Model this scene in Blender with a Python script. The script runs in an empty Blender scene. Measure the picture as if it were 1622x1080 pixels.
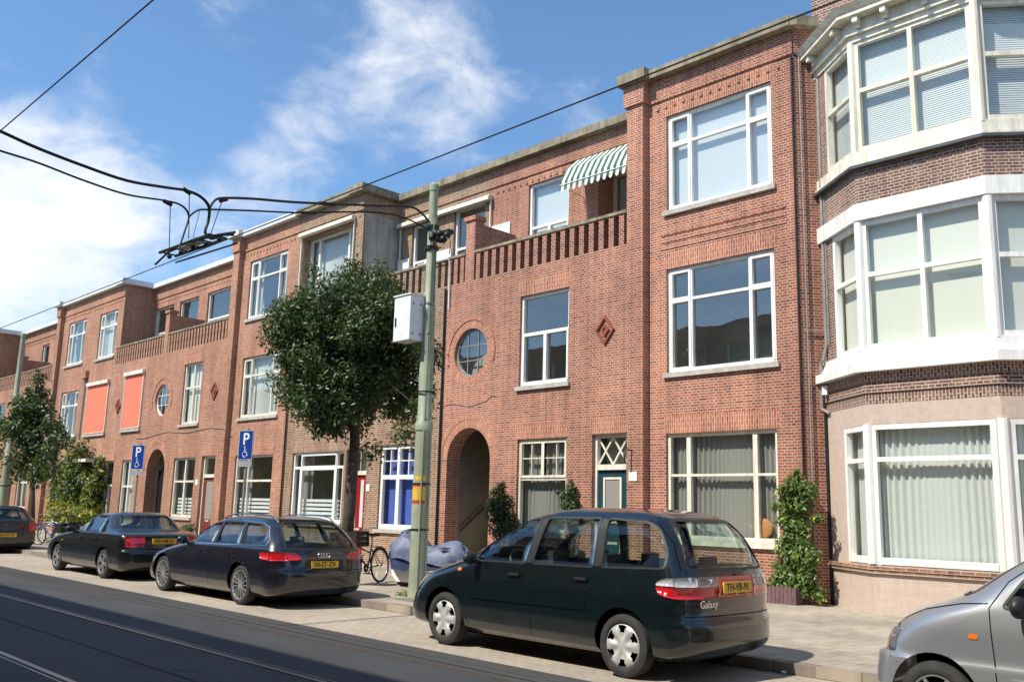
import bpy, bmesh, math, random
import numpy as np
from mathutils import Vector, Matrix, geometry
from mathutils.bvhtree import BVHTree
R = math.radians
sc = bpy.context.scene
COL = sc.collection
random.seed(7)

# ------------------------------------------------------------------ camera
CAM_H = 1.65
FPX = 1460.673
yaw, pitch, roll = R(-45.84771), R(10.42577), R(1.48746)
fw = Vector((math.sin(yaw)*math.cos(pitch), math.cos(yaw)*math.cos(pitch), math.sin(pitch)))
r0 = Vector((math.cos(yaw), -math.sin(yaw), 0)); u0 = r0.cross(fw)
rt = r0*math.cos(roll)+u0*math.sin(roll); up = -r0*math.sin(roll)+u0*math.cos(roll)
cam = bpy.data.cameras.new('camera'); cam.sensor_width = 36; cam.lens = 36*FPX/1622
cam.clip_start = .1; cam.clip_end = 2000
co = bpy.data.objects.new('camera', cam); COL.objects.link(co)
m3 = Matrix((rt, up, -fw)).transposed()
co.matrix_world = Matrix.Translation((0, 0, CAM_H)) @ m3.to_4x4()
sc.camera = co
# ------------------------------------------------------------------ world and sun
SUN = Vector((-.19, -.78, 1)).normalized()
w = bpy.data.worlds.new('World'); sc.world = w; w.use_nodes = True
nt = w.node_tree; nt.nodes.clear()
out = nt.nodes.new('ShaderNodeOutputWorld'); bg = nt.nodes.new('ShaderNodeBackground')
sky = nt.nodes.new('ShaderNodeTexSky'); sky.sky_type = 'NISHITA'; sky.sun_disc = False
sky.sun_elevation = math.asin(SUN.z); sky.sun_rotation = math.atan2(SUN.x, SUN.y)
sky.air_density = 1.0; sky.dust_density = .6; sky.ozone_density = 2.5
def N(t, **k):
    n = nt.nodes.new(t)
    for a, b in k.items(): setattr(n, a, b)
    return n
tc = N('ShaderNodeTexCoord')
def wmath(op, a, b=None, clamp=False):
    n = N('ShaderNodeMath', operation=op, use_clamp=clamp)
    for i, v in enumerate((a, b)):
        if v is None: continue
        if isinstance(v, (int, float)): n.inputs[i].default_value = v
        else: nt.links.new(v, n.inputs[i])
    return n.outputs[0]
def wnoise(scale, detail, rough, stretch, dist=0.0):
    mp = N('ShaderNodeMapping'); mp.inputs['Scale'].default_value = stretch
    mp.inputs['Rotation'].default_value = (0, 0, R(25))
    nt.links.new(tc.outputs['Generated'], mp.inputs[0])
    n = N('ShaderNodeTexNoise'); n.inputs['Scale'].default_value = scale
    n.inputs['Detail'].default_value = detail; n.inputs['Roughness'].default_value = rough
    n.inputs['Distortion'].default_value = dist
    nt.links.new(mp.outputs[0], n.inputs[0]); return n.outputs[0]
def skydir(px, py):
    return ((px-811)/FPX*rt-(py-540)/FPX*up+fw).normalized()
def blob(px, py, rad, amp):                       # a bank of cloud in one part of the sky
    d = skydir(px, py)
    n = N('ShaderNodeVectorMath', operation='DISTANCE'); nt.links.new(tc.outputs['Generated'], n.inputs[0])
    n.inputs[1].default_value = d
    mr = N('ShaderNodeMapRange', interpolation_type='SMOOTHSTEP')
    mr.inputs['From Min'].default_value = 0; mr.inputs['From Max'].default_value = rad
    mr.inputs['To Min'].default_value = amp; mr.inputs['To Max'].default_value = 0
    nt.links.new(n.outputs['Value'], mr.inputs[0]); return mr.outputs[0]
banks = [(60,390,.20,.50),(230,400,.13,.26),(380,310,.13,.36),(490,250,.10,.34),(600,190,.12,.46),(700,100,.12,.50),(720,190,.09,.28),
         (560,60,.10,.18),(640,30,.1,.25),(900,60,.10,.22),(1010,20,.08,.16),(60,300,.15,.25),(330,20,.08,.18),(480,150,.07,.2),(930,190,.06,.16),(-300,480,.32,.35),(1200,60,.05,.1)]
acc = None
for b in banks:
    v = blob(*b); acc = v if acc is None else wmath('ADD', acc, v)
n1 = wnoise(3.2, 9, .56, (1, 1, 1.5), .35); n2 = wnoise(10, 7, .6, (1, 1, 1.8), .4)
nz = wmath('ADD', wmath('MULTIPLY', wmath('SUBTRACT', n1, .5), 1.7), wmath('MULTIPLY', wmath('SUBTRACT', n2, .5), 1.0))
far = blob(811, 540, 1.5, 1.0)                    # elsewhere: scattered fair-weather cloud
elsewhere = wmath('MULTIPLY', wmath('SUBTRACT', 1.0, far), .22)
cov = wmath('ADD', wmath('ADD', wmath('MINIMUM', acc, .72), elsewhere), nz)
ramp = N('ShaderNodeMapRange', interpolation_type='SMOOTHSTEP')
ramp.inputs['From Min'].default_value = .17; ramp.inputs['From Max'].default_value = .90
ramp.inputs['To Max'].default_value = .95
nt.links.new(cov, ramp.inputs[0])
mixc = N('ShaderNodeMix', data_type='RGBA')
nt.links.new(ramp.outputs[0], mixc.inputs['Factor'])
tint = N('ShaderNodeMix', data_type='RGBA', blend_type='MULTIPLY'); tint.inputs['Factor'].default_value = 1
tint.inputs[7].default_value = (1.14, 1.40, 1.54, 1)
nt.links.new(sky.outputs[0], tint.inputs[6])
nt.links.new(tint.outputs[2], mixc.inputs[6]); mixc.inputs[7].default_value = (8.6, 8.7, 8.9, 1)
nt.links.new(mixc.outputs[2], bg.inputs[0]); bg.inputs[1].default_value = .105
nt.links.new(bg.outputs[0], out.inputs[0])
sl = bpy.data.lights.new('sun', 'SUN'); sl.energy = 5.0; sl.angle = R(.53); sl.color = (1, .93, .81)
so = bpy.data.objects.new('sun', sl); COL.objects.link(so)
so.rotation_euler = SUN.to_track_quat('Z', 'Y').to_euler(); so.location = (0, -20, 40)
sc.view_settings.view_transform = 'Standard'; sc.view_settings.look = 'None'
sc.view_settings.exposure = .3; sc.view_settings.gamma = 1

# ------------------------------------------------------------------ surveying helpers: photograph -> metres
def ray(px, py): return (px-811)/FPX*rt-(py-540)/FPX*up+fw
def atY(px, py, y):
    d = ray(px, py); t = y/d.y; return Vector((d.x*t, y, CAM_H+d.z*t))
def atG(px, py, z=0.0):
    d = ray(px, py); t = (z-CAM_H)/d.z; return Vector((d.x*t, d.y*t, z))
def atP(px, py, p, n):
    d = ray(px, py); o = Vector((0, 0, CAM_H)); t = (Vector(p)-o).dot(Vector(n))/d.dot(Vector(n)); return o+d*t

# ------------------------------------------------------------------ objects
def tag(o, label=None, cat=None, group=None, kind=None):
    if label: o['label'] = label
    if cat: o['category'] = cat
    if group: o['group'] = group
    if kind: o['kind'] = kind
    return o
def empty(name, loc=(0, 0, 0), rz=0):
    o = bpy.data.objects.new(name, None); COL.objects.link(o); o.location = loc; o.rotation_euler = (0, 0, rz)
    o.empty_display_size = .2
    return o
def link(name, me, parent=None):
    o = bpy.data.objects.new(name, me); COL.objects.link(o)
    if parent: o.parent = parent
    return o
def copy_tree(o, parent=None, **k):
    c = o.copy(); COL.objects.link(c)
    if parent: c.parent = parent
    for ch in list(o.children): copy_tree(ch, c)
    return c
class MB:
    """collects shapes; build() links them as one mesh"""
    def __init__(s): s.v = []; s.f = []; s.uv = []; s.mi = []; s.m = 0
    def face(s, pts, uv=None, swap=False):
        i = len(s.v); s.v += [tuple(p) for p in pts]; s.f.append(tuple(range(i, i+len(pts))))
        if uv is None:
            a, b, c = Vector(pts[0]), Vector(pts[1]), Vector(pts[2]); n = (b-a).cross(c-b)
            ax = max(range(3), key=lambda k: abs(n[k]))
            uv = [((p[1], p[2]) if ax == 0 else (p[0], p[2]) if ax == 1 else (p[0], p[1])) for p in pts]
        if swap: uv = [(q[1], q[0]) for q in uv]
        s.uv.append(uv); s.mi.append(s.m)
    def box(s, x0, x1, y0, y1, z0, z1, swap=False):
        P = lambda a, b, c: (a, b, c)
        for q in ([P(x0,y0,z0),P(x1,y0,z0),P(x1,y0,z1),P(x0,y0,z1)], [P(x1,y1,z0),P(x0,y1,z0),P(x0,y1,z1),P(x1,y1,z1)],
                  [P(x0,y1,z0),P(x0,y0,z0),P(x0,y0,z1),P(x0,y1,z1)], [P(x1,y0,z0),P(x1,y1,z0),P(x1,y1,z1),P(x1,y0,z1)],
                  [P(x0,y0,z1),P(x1,y0,z1),P(x1,y1,z1),P(x0,y1,z1)], [P(x0,y1,z0),P(x1,y1,z0),P(x1,y0,z0),P(x0,y0,z0)]):
            s.face(q, swap=swap)
        return s
    def prism(s, loop, vec):
        """closed loop of points extruded by vec"""
        v = Vector(vec); L = [Vector(p) for p in loop]; n = len(L)
        s.face(L); s.face([p+v for p in reversed(L)])
        for i in range(n):
            a, b = L[i], L[(i+1) % n]; s.face([a, a+v, b+v, b])
        return s
    def bar(s, a, b, w, h, upv=(0, 0, 1)):
        a, b = Vector(a), Vector(b); d = (b-a).normalized(); x = d.cross(Vector(upv))
        if x.length < 1e-4: x = d.cross(Vector((1, 0, 0)))
        x.normalize(); y = x.cross(d); x *= w/2; y *= h/2
        s.prism([a+x+y, a-x+y, a-x-y, a+x-y], b-a); return s
    def tube(s, pts, r, n=8, cap=True):
        P = [Vector(p) for p in pts]; rs = r if isinstance(r, (list, tuple)) else [r]*len(P)
        base = len(s.v); prev = None
        for i, p in enumerate(P):
            t = (P[min(i+1, len(P)-1)]-P[max(i-1, 0)]).normalized()
            if prev is None:
                a = t.orthogonal().normalized()
            else:
                a = (prev-t*prev.dot(t)).normalized()
            prev = a; b = t.cross(a)
            for k in range(n):
                q = 2*math.pi*k/n; s.v.append(tuple(p+(a*math.cos(q)+b*math.sin(q))*rs[i]))
        for i in range(len(P)-1):
            for k in range(n):
                k2 = (k+1) % n; f = (base+i*n+k, base+i*n+k2, base+(i+1)*n+k2, base+(i+1)*n+k)
                s.f.append(f); s.uv.append([(k/n, i), ((k+1)/n, i), ((k+1)/n, i+1), (k/n, i+1)]); s.mi.append(s.m)
        if cap:
            for i in (0, len(P)-1):
                f = tuple(base+i*n+k for k in range(n)); s.f.append(f[::-1] if i == 0 else f); s.uv.append([(0, 0)]*n); s.mi.append(s.m)
        return s
    def lathe(s, prof, c, axis=(0, 0, 1), n=24):
        """prof: [(radius, along)]"""
        ax = Vector(axis).normalized(); a = ax.orthogonal().normalized(); b = ax.cross(a); c = Vector(c); base = len(s.v)
        for (r_, h) in prof:
            for k in range(n):
                q = 2*math.pi*k/n; s.v.append(tuple(c+ax*h+(a*math.cos(q)+b*math.sin(q))*r_))
        for i in range(len(prof)-1):
            for k in range(n):
                k2 = (k+1) % n; s.f.append((base+i*n+k, base+i*n+k2, base+(i+1)*n+k2, base+(i+1)*n+k))
                s.uv.append([(0, 0), (1, 0), (1, 1), (0, 1)]); s.mi.append(s.m)
        return s
    def ball(s, c, r, nu=12, nv=8, sq=(1, 1, 1)):
        c = Vector(c); base = len(s.v)
        for j in range(nv+1):
            t = math.pi*j/nv
            for k in range(nu):
                q = 2*math.pi*k/nu
                s.v.append((c.x+r*sq[0]*math.sin(t)*math.cos(q), c.y+r*sq[1]*math.sin(t)*math.sin(q), c.z+r*sq[2]*math.cos(t)))
        for j in range(nv):
            for k in range(nu):
                k2 = (k+1) % nu; s.f.append((base+j*nu+k, base+(j+1)*nu+k, base+(j+1)*nu+k2, base+j*nu+k2))
                s.uv.append([(0, 0)]*4); s.mi.append(s.m)
        return s
    def mesh(s, name, mats, smooth=False, merge=False):
        me = bpy.data.meshes.new(name); me.from_pydata(s.v, [], s.f)
        for m in (mats if isinstance(mats, (list, tuple)) else [mats]): me.materials.append(m)
        ul = me.uv_layers.new(name='UVMap')
        flat = np.array([c for u in s.uv for q in u for c in q], dtype=np.float32)
        ul.data.foreach_set('uv', flat)
        me.polygons.foreach_set('material_index', s.mi)
        if merge:
            bm = bmesh.new(); bm.from_mesh(me); bmesh.ops.remove_doubles(bm, verts=bm.verts, dist=1e-4)
            bmesh.ops.recalc_face_normals(bm, faces=bm.faces); bm.to_mesh(me); bm.free()
        if smooth:
            me.polygons.foreach_set('use_smooth', [True]*len(me.polygons))
            if smooth != 'all': me.set_sharp_from_angle(angle=R(38))
        me.update(); return me
    def build(s, name, mats, parent=None, smooth=False, merge=False):
        return link(name, s.mesh(name, mats, smooth, merge), parent)

# ------------------------------------------------------------------ materials
def newmat(name):
    m = bpy.data.materials.new(name); m.use_nodes = True; t = m.node_tree; b = t.nodes['Principled BSDF']; return m, t, b
def nn(t, typ, **k):
    n = t.nodes.new(typ)
    for a, b in k.items():
        if a in n.inputs: n.inputs[a].default_value = b
        else: setattr(n, a, b)
    return n
def c4(c): return (c[0], c[1], c[2], 1)
def rampnode(t, src, stops):
    r_ = t.nodes.new('ShaderNodeValToRGB'); e = r_.color_ramp.elements
    while len(e) < len(stops): e.new(.5)
    for i, (p, c) in enumerate(stops): e[i].position = p; e[i].color = c4(c)
    t.links.new(src, r_.inputs[0]); return r_.outputs[0]
def mixcol(t, f, a, b, mode='MIX'):
    n = t.nodes.new('ShaderNodeMix'); n.data_type = 'RGBA'; n.blend_type = mode
    for s_, v in ((0, f), (6, a), (7, b)):
        if isinstance(v, (int, float)): n.inputs[s_].default_value = v
        elif isinstance(v, (tuple, list)): n.inputs[s_].default_value = c4(v)
        else: t.links.new(v, n.inputs[s_])
    return n.outputs[2]
def plain(name, col, rough=.6, metal=0, var=.12, scale=6, bump=0, coat=0, spec=.5, bscale=None, streak=0):
    m, t, b = newmat(name)
    tcn = t.nodes.new('ShaderNodeTexCoord')
    n = nn(t, 'ShaderNodeTexNoise', Scale=scale, Detail=6, Roughness=.6); t.links.new(tcn.outputs['Object'], n.inputs[0])
    hi = [min(1, c*(1+var)) for c in col]; lo = [c*(1-var) for c in col]
    cc = rampnode(t, n.outputs[0], [(.3, lo), (.7, hi)])
    if streak:                                    # runs of rain dirt
        mp = nn(t, 'ShaderNodeMapping'); mp.inputs['Scale'].default_value = (7, 7, .5); t.links.new(tcn.outputs['Object'], mp.inputs[0])
        st = nn(t, 'ShaderNodeTexNoise', Scale=1.0, Detail=7, Roughness=.7); t.links.new(mp.outputs[0], st.inputs[0])
        cc = mixcol(t, 1.0, cc, rampnode(t, st.outputs[0], [(.40, (1-streak, 1-streak*1.1, 1-streak*1.3)), (.56, (1, 1, 1))]), 'MULTIPLY')
    t.links.new(cc, b.inputs['Base Color'])
    b.inputs['Roughness'].default_value = rough; b.inputs['Metallic'].default_value = metal
    b.inputs['Coat Weight'].default_value = coat; b.inputs['Coat Roughness'].default_value = .04
    b.inputs['Specular IOR Level'].default_value = spec
    if bump:
        n2 = nn(t, 'ShaderNodeTexNoise', Scale=bscale or scale*4, Detail=5); t.links.new(tcn.outputs['Object'], n2.inputs[0])
        bp = nn(t, 'ShaderNodeBump', Strength=bump, Distance=.02); t.links.new(n2.outputs[0], bp.inputs['Height'])
        t.links.new(bp.outputs[0], b.inputs['Normal'])
    return m
def brick(name, c1, c2, mortar, w_=.215, h_=.0563, mo=.0085, grime=(.5, .45, .4), gr=.35, c3=None, bond=True, stain=.25, cell=.62):
    m, t, b = newmat(name)
    uv = t.nodes.new('ShaderNodeUVMap')
    def bt(ca, cb, mc, bias=0.0):
        n = nn(t, 'ShaderNodeTexBrick', Scale=1.0)
        n.inputs['Color1'].default_value = c4(ca); n.inputs['Color2'].default_value = c4(cb); n.inputs['Mortar'].default_value = c4(mc)
        n.inputs['Mortar Size'].default_value = mo; n.inputs['Mortar Smooth'].default_value = .35; n.inputs['Bias'].default_value = bias
        n.inputs['Brick Width'].default_value = w_; n.inputs['Row Height'].default_value = h_
        if bond: n.offset = .5; n.squash = .5; n.squash_frequency = 2
        t.links.new(uv.outputs[0], n.inputs[0]); return n
    n = bt(c1, c2, mortar)
    tcn = t.nodes.new('ShaderNodeTexCoord')
    big = nn(t, 'ShaderNodeTexNoise', Scale=.55, Detail=7, Roughness=.62); t.links.new(tcn.outputs['Object'], big.inputs[0])
    mid = nn(t, 'ShaderNodeTexNoise', Scale=5.5, Detail=4, Roughness=.6); t.links.new(tcn.outputs['Object'], mid.inputs[0])
    # brick to brick differences: white noise on the brick cell
    sep = t.nodes.new('ShaderNodeSeparateXYZ'); t.links.new(uv.outputs[0], sep.inputs[0])
    def mt(op, a, bb):
        q = t.nodes.new('ShaderNodeMath'); q.operation = op
        for i, v in enumerate((a, bb)):
            if v is None: continue
            if isinstance(v, (int, float)): q.inputs[i].default_value = v
            else: t.links.new(v, q.inputs[i])
        return q.outputs[0]
    cu = mt('FLOOR', mt('DIVIDE', sep.outputs[0], w_/2), 0); cv = mt('FLOOR', mt('DIVIDE', sep.outputs[1], h_), 0)
    cx = t.nodes.new('ShaderNodeCombineXYZ'); t.links.new(cu, cx.inputs[0]); t.links.new(cv, cx.inputs[1])
    wn = t.nodes.new('ShaderNodeTexWhiteNoise'); wn.noise_dimensions = '2D'; t.links.new(cx.outputs[0], wn.inputs[0])
    shade = rampnode(t, wn.outputs[0], [(0, (cell, cell*.97, cell)), (.25, (.6+.4*cell, .6+.4*cell, .6+.4*cell)), (.7, (1.0, 1, 1)), (1, (1.0, 1.0, .98))])
    col = mixcol(t, mt('SUBTRACT', 1.0, n.outputs['Fac']), n.outputs['Color'], mixcol(t, 1.0, n.outputs['Color'], shade, 'MULTIPLY'))
    if c3:
        f3 = rampnode(t, mid.outputs[0], [(.5, (0, 0, 0)), (.68, (1, 1, 1))])
        col = mixcol(t, mt('MULTIPLY', mt('MULTIPLY', f3, .6), mt('SUBTRACT', 1.0, n.outputs['Fac'])), col, c3)
    gf = rampnode(t, big.outputs[0], [(.38, (1-gr*grime[0], 1-gr*grime[1]*1.05, 1-gr*grime[2]*1.1)), (.62, (1.04, 1.04, 1.04))])
    col = mixcol(t, 1.0, col, gf, 'MULTIPLY')
    # rain streaks
    mp = nn(t, 'ShaderNodeMapping'); mp.inputs['Scale'].default_value = (2.2, 2.2, .16); t.links.new(tcn.outputs['Object'], mp.inputs[0])
    st = nn(t, 'ShaderNodeTexNoise', Scale=1.0, Detail=6, Roughness=.65); t.links.new(mp.outputs[0], st.inputs[0])
    sf = rampnode(t, st.outputs[0], [(.42, (1-stain, 1-stain, 1-stain)), (.6, (1, 1, 1))])
    col = mixcol(t, 1.0, col, sf, 'MULTIPLY')
    t.links.new(col, b.inputs['Base Color']); b.inputs['Roughness'].default_value = .88; b.inputs['Specular IOR Level'].default_value = .25
    bp = nn(t, 'ShaderNodeBump', Strength=.55, Distance=.006); bp.invert = True
    t.links.new(n.outputs['Fac'], bp.inputs['Height']); t.links.new(bp.outputs[0], b.inputs['Normal'])
    return m
def glass(name, tint=(.93, .97, .96), ior=1.75, rough=.0):
    m = bpy.data.materials.new(name); m.use_nodes = True; t = m.node_tree; t.nodes.clear()
    o = t.nodes.new('ShaderNodeOutputMaterial'); mx = t.nodes.new('ShaderNodeMixShader')
    tr = t.nodes.new('ShaderNodeBsdfTransparent'); gl = t.nodes.new('ShaderNodeBsdfGlossy')
    geo = t.nodes.new('ShaderNodeNewGeometry'); dt = t.nodes.new('ShaderNodeVectorMath'); dt.operation = 'DOT_PRODUCT'
    t.links.new(geo.outputs['Incoming'], dt.inputs[0]); t.links.new(geo.outputs['Normal'], dt.inputs[1])
    def mth(op, a, b=0.0):
        q = t.nodes.new('ShaderNodeMath'); q.operation = op
        for i, v in enumerate((a, b)):
            if isinstance(v, (int, float)): q.inputs[i].default_value = v
            else: t.links.new(v, q.inputs[i])
        return q.outputs[0]
    f0 = ((ior-1)/(ior+1))**2                     # Schlick, the same from both faces of the thin pane
    fac = mth('ADD', f0, mth('MULTIPLY', 1-f0, mth('POWER', mth('SUBTRACT', 1.0, mth('ABSOLUTE', dt.outputs['Value'])), 4.0)))
    tr.inputs[0].default_value = c4(tint); gl.inputs['Roughness'].default_value = rough
    tcn = t.nodes.new('ShaderNodeTexCoord'); nz_ = nn(t, 'ShaderNodeTexNoise', Scale=1.3, Detail=1)
    t.links.new(tcn.outputs['Object'], nz_.inputs[0]); bp = nn(t, 'ShaderNodeBump', Strength=.08, Distance=.03)
    t.links.new(nz_.outputs[0], bp.inputs['Height']); t.links.new(bp.outputs[0], gl.inputs['Normal'])
    t.links.new(fac, mx.inputs[0]); t.links.new(tr.outputs[0], mx.inputs[1]); t.links.new(gl.outputs[0], mx.inputs[2])
    t.links.new(mx.outputs[0], o.inputs[0]); return m
def paintmat(name, col, rough=.28, metal=.35, coat=1.0, dirt=(.22, .19, .16), dz=.55, flake=False):
    m, t, b = newmat(name)
    tcn = t.nodes.new('ShaderNodeTexCoord'); geo = t.nodes.new('ShaderNodeNewGeometry')
    n = nn(t, 'ShaderNodeTexNoise', Scale=7, Detail=8, Roughness=.7); t.links.new(tcn.outputs['Object'], n.inputs[0])
    sep = t.nodes.new('ShaderNodeSeparateXYZ'); t.links.new(geo.outputs['Position'], sep.inputs[0])
    mr = nn(t, 'ShaderNodeMapRange'); mr.inputs['From Min'].default_value = dz; mr.inputs['From Max'].default_value = .12
    mr.inputs['To Max'].default_value = .14; t.links.new(sep.outputs[2], mr.inputs[0])
    ml = t.nodes.new('ShaderNodeMath'); ml.operation = 'MULTIPLY'; t.links.new(mr.outputs[0], ml.inputs[0])
    t.links.new(rampnode(t, n.outputs[0], [(.35, (.25, .25, .25)), (.65, (1, 1, 1))]), ml.inputs[1])
    ad = t.nodes.new('ShaderNodeMath'); ad.operation = 'ADD'; ad.inputs[1].default_value = .004; t.links.new(ml.outputs[0], ad.inputs[0])
    t.links.new(mixcol(t, ad.outputs[0], col, dirt), b.inputs['Base Color'])
    rr = t.nodes.new('ShaderNodeMath'); rr.operation = 'MULTIPLY_ADD'; rr.inputs[1].default_value = .7; rr.inputs[2].default_value = rough
    t.links.new(ad.outputs[0], rr.inputs[0]); t.links.new(rr.outputs[0], b.inputs['Roughness'])
    b.inputs['Metallic'].default_value = metal; b.inputs['Coat Weight'].default_value = coat; b.inputs['Coat Roughness'].default_value = .05
    return m
M = {}
M['brick_red'] = brick('brick_red', (.47, .150, .078), (.285, .082, .052), (.57, .43, .34), c3=(.54, .20, .105), gr=.36, stain=.20, mo=.0095)
M['brick_rose'] = brick('brick_rose', (.49, .21, .125), (.36, .145, .088), (.56, .42, .31), c3=(.54, .27, .16), gr=.36, mo=.007, stain=.15)
M['brick_brown'] = brick('brick_brown', (.32, .165, .092), (.165, .078, .052), (.58, .47, .34), c3=(.42, .24, .14), gr=.4, mo=.0095, stain=.15)
M['brick_dark'] = brick('brick_dark', (.27, .145, .105), (.165, .085, .07), (.56, .47, .39), c3=(.34, .22, .15), gr=.3, stain=.15)
M['soldier_red'] = brick('soldier_red', (.56, .205, .11), (.40, .13, .075), (.62, .46, .36), w_=.215, gr=.2, bond=False)
M['soldier_brown'] = brick('soldier_brown', (.42, .22, .14), (.28, .13, .09), (.58, .48, .38), gr=.3, bond=False)
M['coping'] = plain('coping_concrete', (.27, .235, .17), .9, var=.35, scale=2.5, bump=.4, streak=.3)
M['coping_white'] = plain('coping_zinc_white', (.62, .62, .62), .5, var=.12, scale=3)
M['lead'] = plain('roof_lead', (.06, .065, .07), .6, var=.3, scale=4)
M['stone'] = plain('stone_sill', (.43, .40, .35), .8, var=.25, scale=7, bump=.3)
M['white'] = plain('white_frame_paint', (.82, .82, .79), .42, var=.05, scale=5, streak=.16)
M['cream'] = plain('cream_frame_paint', (.76, .73, .62), .45, var=.08, scale=5, streak=.22)
M['render'] = plain('grey_render', (.44, .41, .35), .95, var=.25, scale=1.6, bump=.5, streak=.25)
M['pink'] = plain('pink_roughcast', (.60, .475, .395), .95, var=.10, scale=9, bump=.9, bscale=90, streak=.05)
M['glass'] = glass('window_glass')
M['glass_hi'] = glass('window_glass_double', ior=2.7)
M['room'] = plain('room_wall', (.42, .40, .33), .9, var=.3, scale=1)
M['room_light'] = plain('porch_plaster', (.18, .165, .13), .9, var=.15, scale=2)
M['steel_dark'] = plain('dark_iron', (.03, .03, .032), .5, metal=.6, scale=12)
M['tin'] = plain('zinc_pipe', (.30, .28, .26), .55, metal=.3, var=.25, scale=8)
M['orange'] = plain('orange_screen_cloth', (.80, .19, .11), .75, var=.05, scale=3)
M['blue_cloth'] = plain('blue_curtain_cloth', (.075, .13, .48), .8, var=.15, scale=5)
M['teal'] = plain('teal_door_paint', (.018, .055, .075), .3, var=.15, scale=5)
M['red_paint'] = plain('red_door_paint', (.28, .012, .016), .3, var=.12, scale=5)
M['maroon'] = plain('maroon_door_paint', (.17, .035, .03), .4, var=.15, scale=5)
def curtain_mat(name, col, tr=.35):
    m, t, b = newmat(name); b.inputs['Base Color'].default_value = c4(col); b.inputs['Roughness'].default_value = .9
    b.inputs['Specular IOR Level'].default_value = .1
    tl = t.nodes.new('ShaderNodeBsdfTranslucent'); tl.inputs[0].default_value = c4(col); mx = t.nodes.new('ShaderNodeMixShader')
    mx.inputs[0].default_value = tr; t.links.new(b.outputs[0], mx.inputs[1]); t.links.new(tl.outputs[0], mx.inputs[2])
    t.links.new(mx.outputs[0], t.nodes['Material Output'].inputs[0]); return m
M['curtain'] = curtain_mat('net_curtain', (.84, .85, .81)); M['curtain_grey'] = curtain_mat('grey_net_curtain', (.42, .40, .36))
M['blind'] = curtain_mat('white_blind', (.86, .88, .88), .25); M['blind_cream'] = curtain_mat('cream_blind', (.88, .87, .78), .25)
# ------------------------------------------------------------------ ground, road, rails, pavement
def asphalt(name, col, scale=1, tracks=False):
    m, t, b = newmat(name); tcn = t.nodes.new('ShaderNodeTexCoord')
    a = nn(t, 'ShaderNodeTexNoise', Scale=.5*scale, Detail=8, Roughness=.65); mp = nn(t, 'ShaderNodeMapping'); mp.inputs['Scale'].default_value = (.35, 1.6, 1)
    t.links.new(tcn.outputs['Object'], mp.inputs[0]); t.links.new(mp.outputs[0], a.inputs[0])
    g = nn(t, 'ShaderNodeTexNoise', Scale=170, Detail=3); t.links.new(tcn.outputs['Object'], g.inputs[0])
    c_ = rampnode(t, a.outputs[0], [(.32, [x*.74 for x in col]), (.5, col), (.68, [x*1.28 for x in col])])
    c_ = mixcol(t, 1.0, c_, rampnode(t, g.outputs[0], [(.35, (.7, .7, .7)), (.65, (1.25, 1.25, 1.25))]), 'MULTIPLY')
    t.links.new(c_, b.inputs['Base Color']); b.inputs['Roughness'].default_value = .82
    bp = nn(t, 'ShaderNodeBump', Strength=.5, Distance=.004); t.links.new(g.outputs[0], bp.inputs['Height']); t.links.new(bp.outputs[0], b.inputs['Normal'])
    return m
M['asphalt'] = asphalt('asphalt', (.047, .046, .043)); M['asphalt_patch'] = asphalt('asphalt_patch', (.040, .041, .043), 2)
M['earth'] = plain('earth', (.12, .11, .09), 1, var=.2)
M['paver'] = brick('parking_paver', (.42, .36, .285), (.385, .33, .26), (.23, .20, .16), w_=.2, h_=.1, mo=.006, gr=.32, bond=False, stain=0, cell=.88)
M['tile'] = brick('pavement_tile', (.40, .35, .275), (.375, .325, .255), (.22, .195, .155), w_=.3, h_=.3, mo=.007, gr=.55, bond=False, stain=0, cell=.82)
M['kerb'] = brick('kerb_stone', (.40, .34, .27), (.33, .28, .22), (.14, .12, .1), w_=1.0, h_=.5, mo=.008, gr=.35, bond=False, stain=.15)
M['rail_steel'] = plain('rail_steel', (.30, .29, .27), .35, metal=.85, var=.3, scale=1.2)
M['rust'] = plain('rust_dark', (.05, .04, .035), .8, var=.3)
def sheet(name, x0, x1, y0, y1, z, mat, parent=None):
    b = MB(); b.face([(x0, y0, z), (x1, y0, z), (x1, y1, z), (x0, y1, z)]); o = b.build(name, mat, parent); 
    if not parent: o['kind'] = 'structure'
    return o
sheet('ground', -600, 500, -500, 700, -.06, M['earth'])
sheet('road', -170, 90, -1.2, 7.36, 0, M['asphalt'])
b = MB()
random.seed(3)
for (x0, x1, y0, y1) in ((-30, 12, 5.22, 6.66), (-60, -34, 3.42, 5.1), (-12, 14, 1.94, 3.3)):
    b.face([(x0, y0, .004), (x1, y0, .004), (x1, y1, .004), (x0, y1, .004)])
o = b.build('road_patch', M['asphalt_patch']); o['kind'] = 'structure'
# the joint where the tramway asphalt was cut
b = MB()
random.seed(12)
for k in range(26):                                # wandering cracks and transverse joints
    x, y = random.uniform(-45, 6), random.uniform(0, 7.2); a = random.uniform(-.4, .4)+(1.57 if k % 3 == 0 else 0)
    for j in range(random.randint(5, 14)):
        l = random.uniform(.12, .3); x2, y2 = x+l*math.cos(a), y+l*math.sin(a)
        if not -1 < y2 < 7.3: break
        nx, ny = -math.sin(a)*.006, math.cos(a)*.006
        b.face([(x-nx, y-ny, .0055), (x2-nx, y2-ny, .0055), (x2+nx, y2+ny, .0055), (x+nx, y+ny, .0055)]); x, y = x2, y2; a += random.uniform(-.5, .5)
for y in (6.88, 4.28):
    b.face([(-170, y-.012, .006), (90, y-.012, .006), (90, y+.012, .006), (-170, y+.012, .006)])
o = b.build('road_joint', M['rust']); o['kind'] = 'structure'
sheet('parking_lane', -170, 90, 7.36, 9.44, 0, M['paver'])
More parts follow.
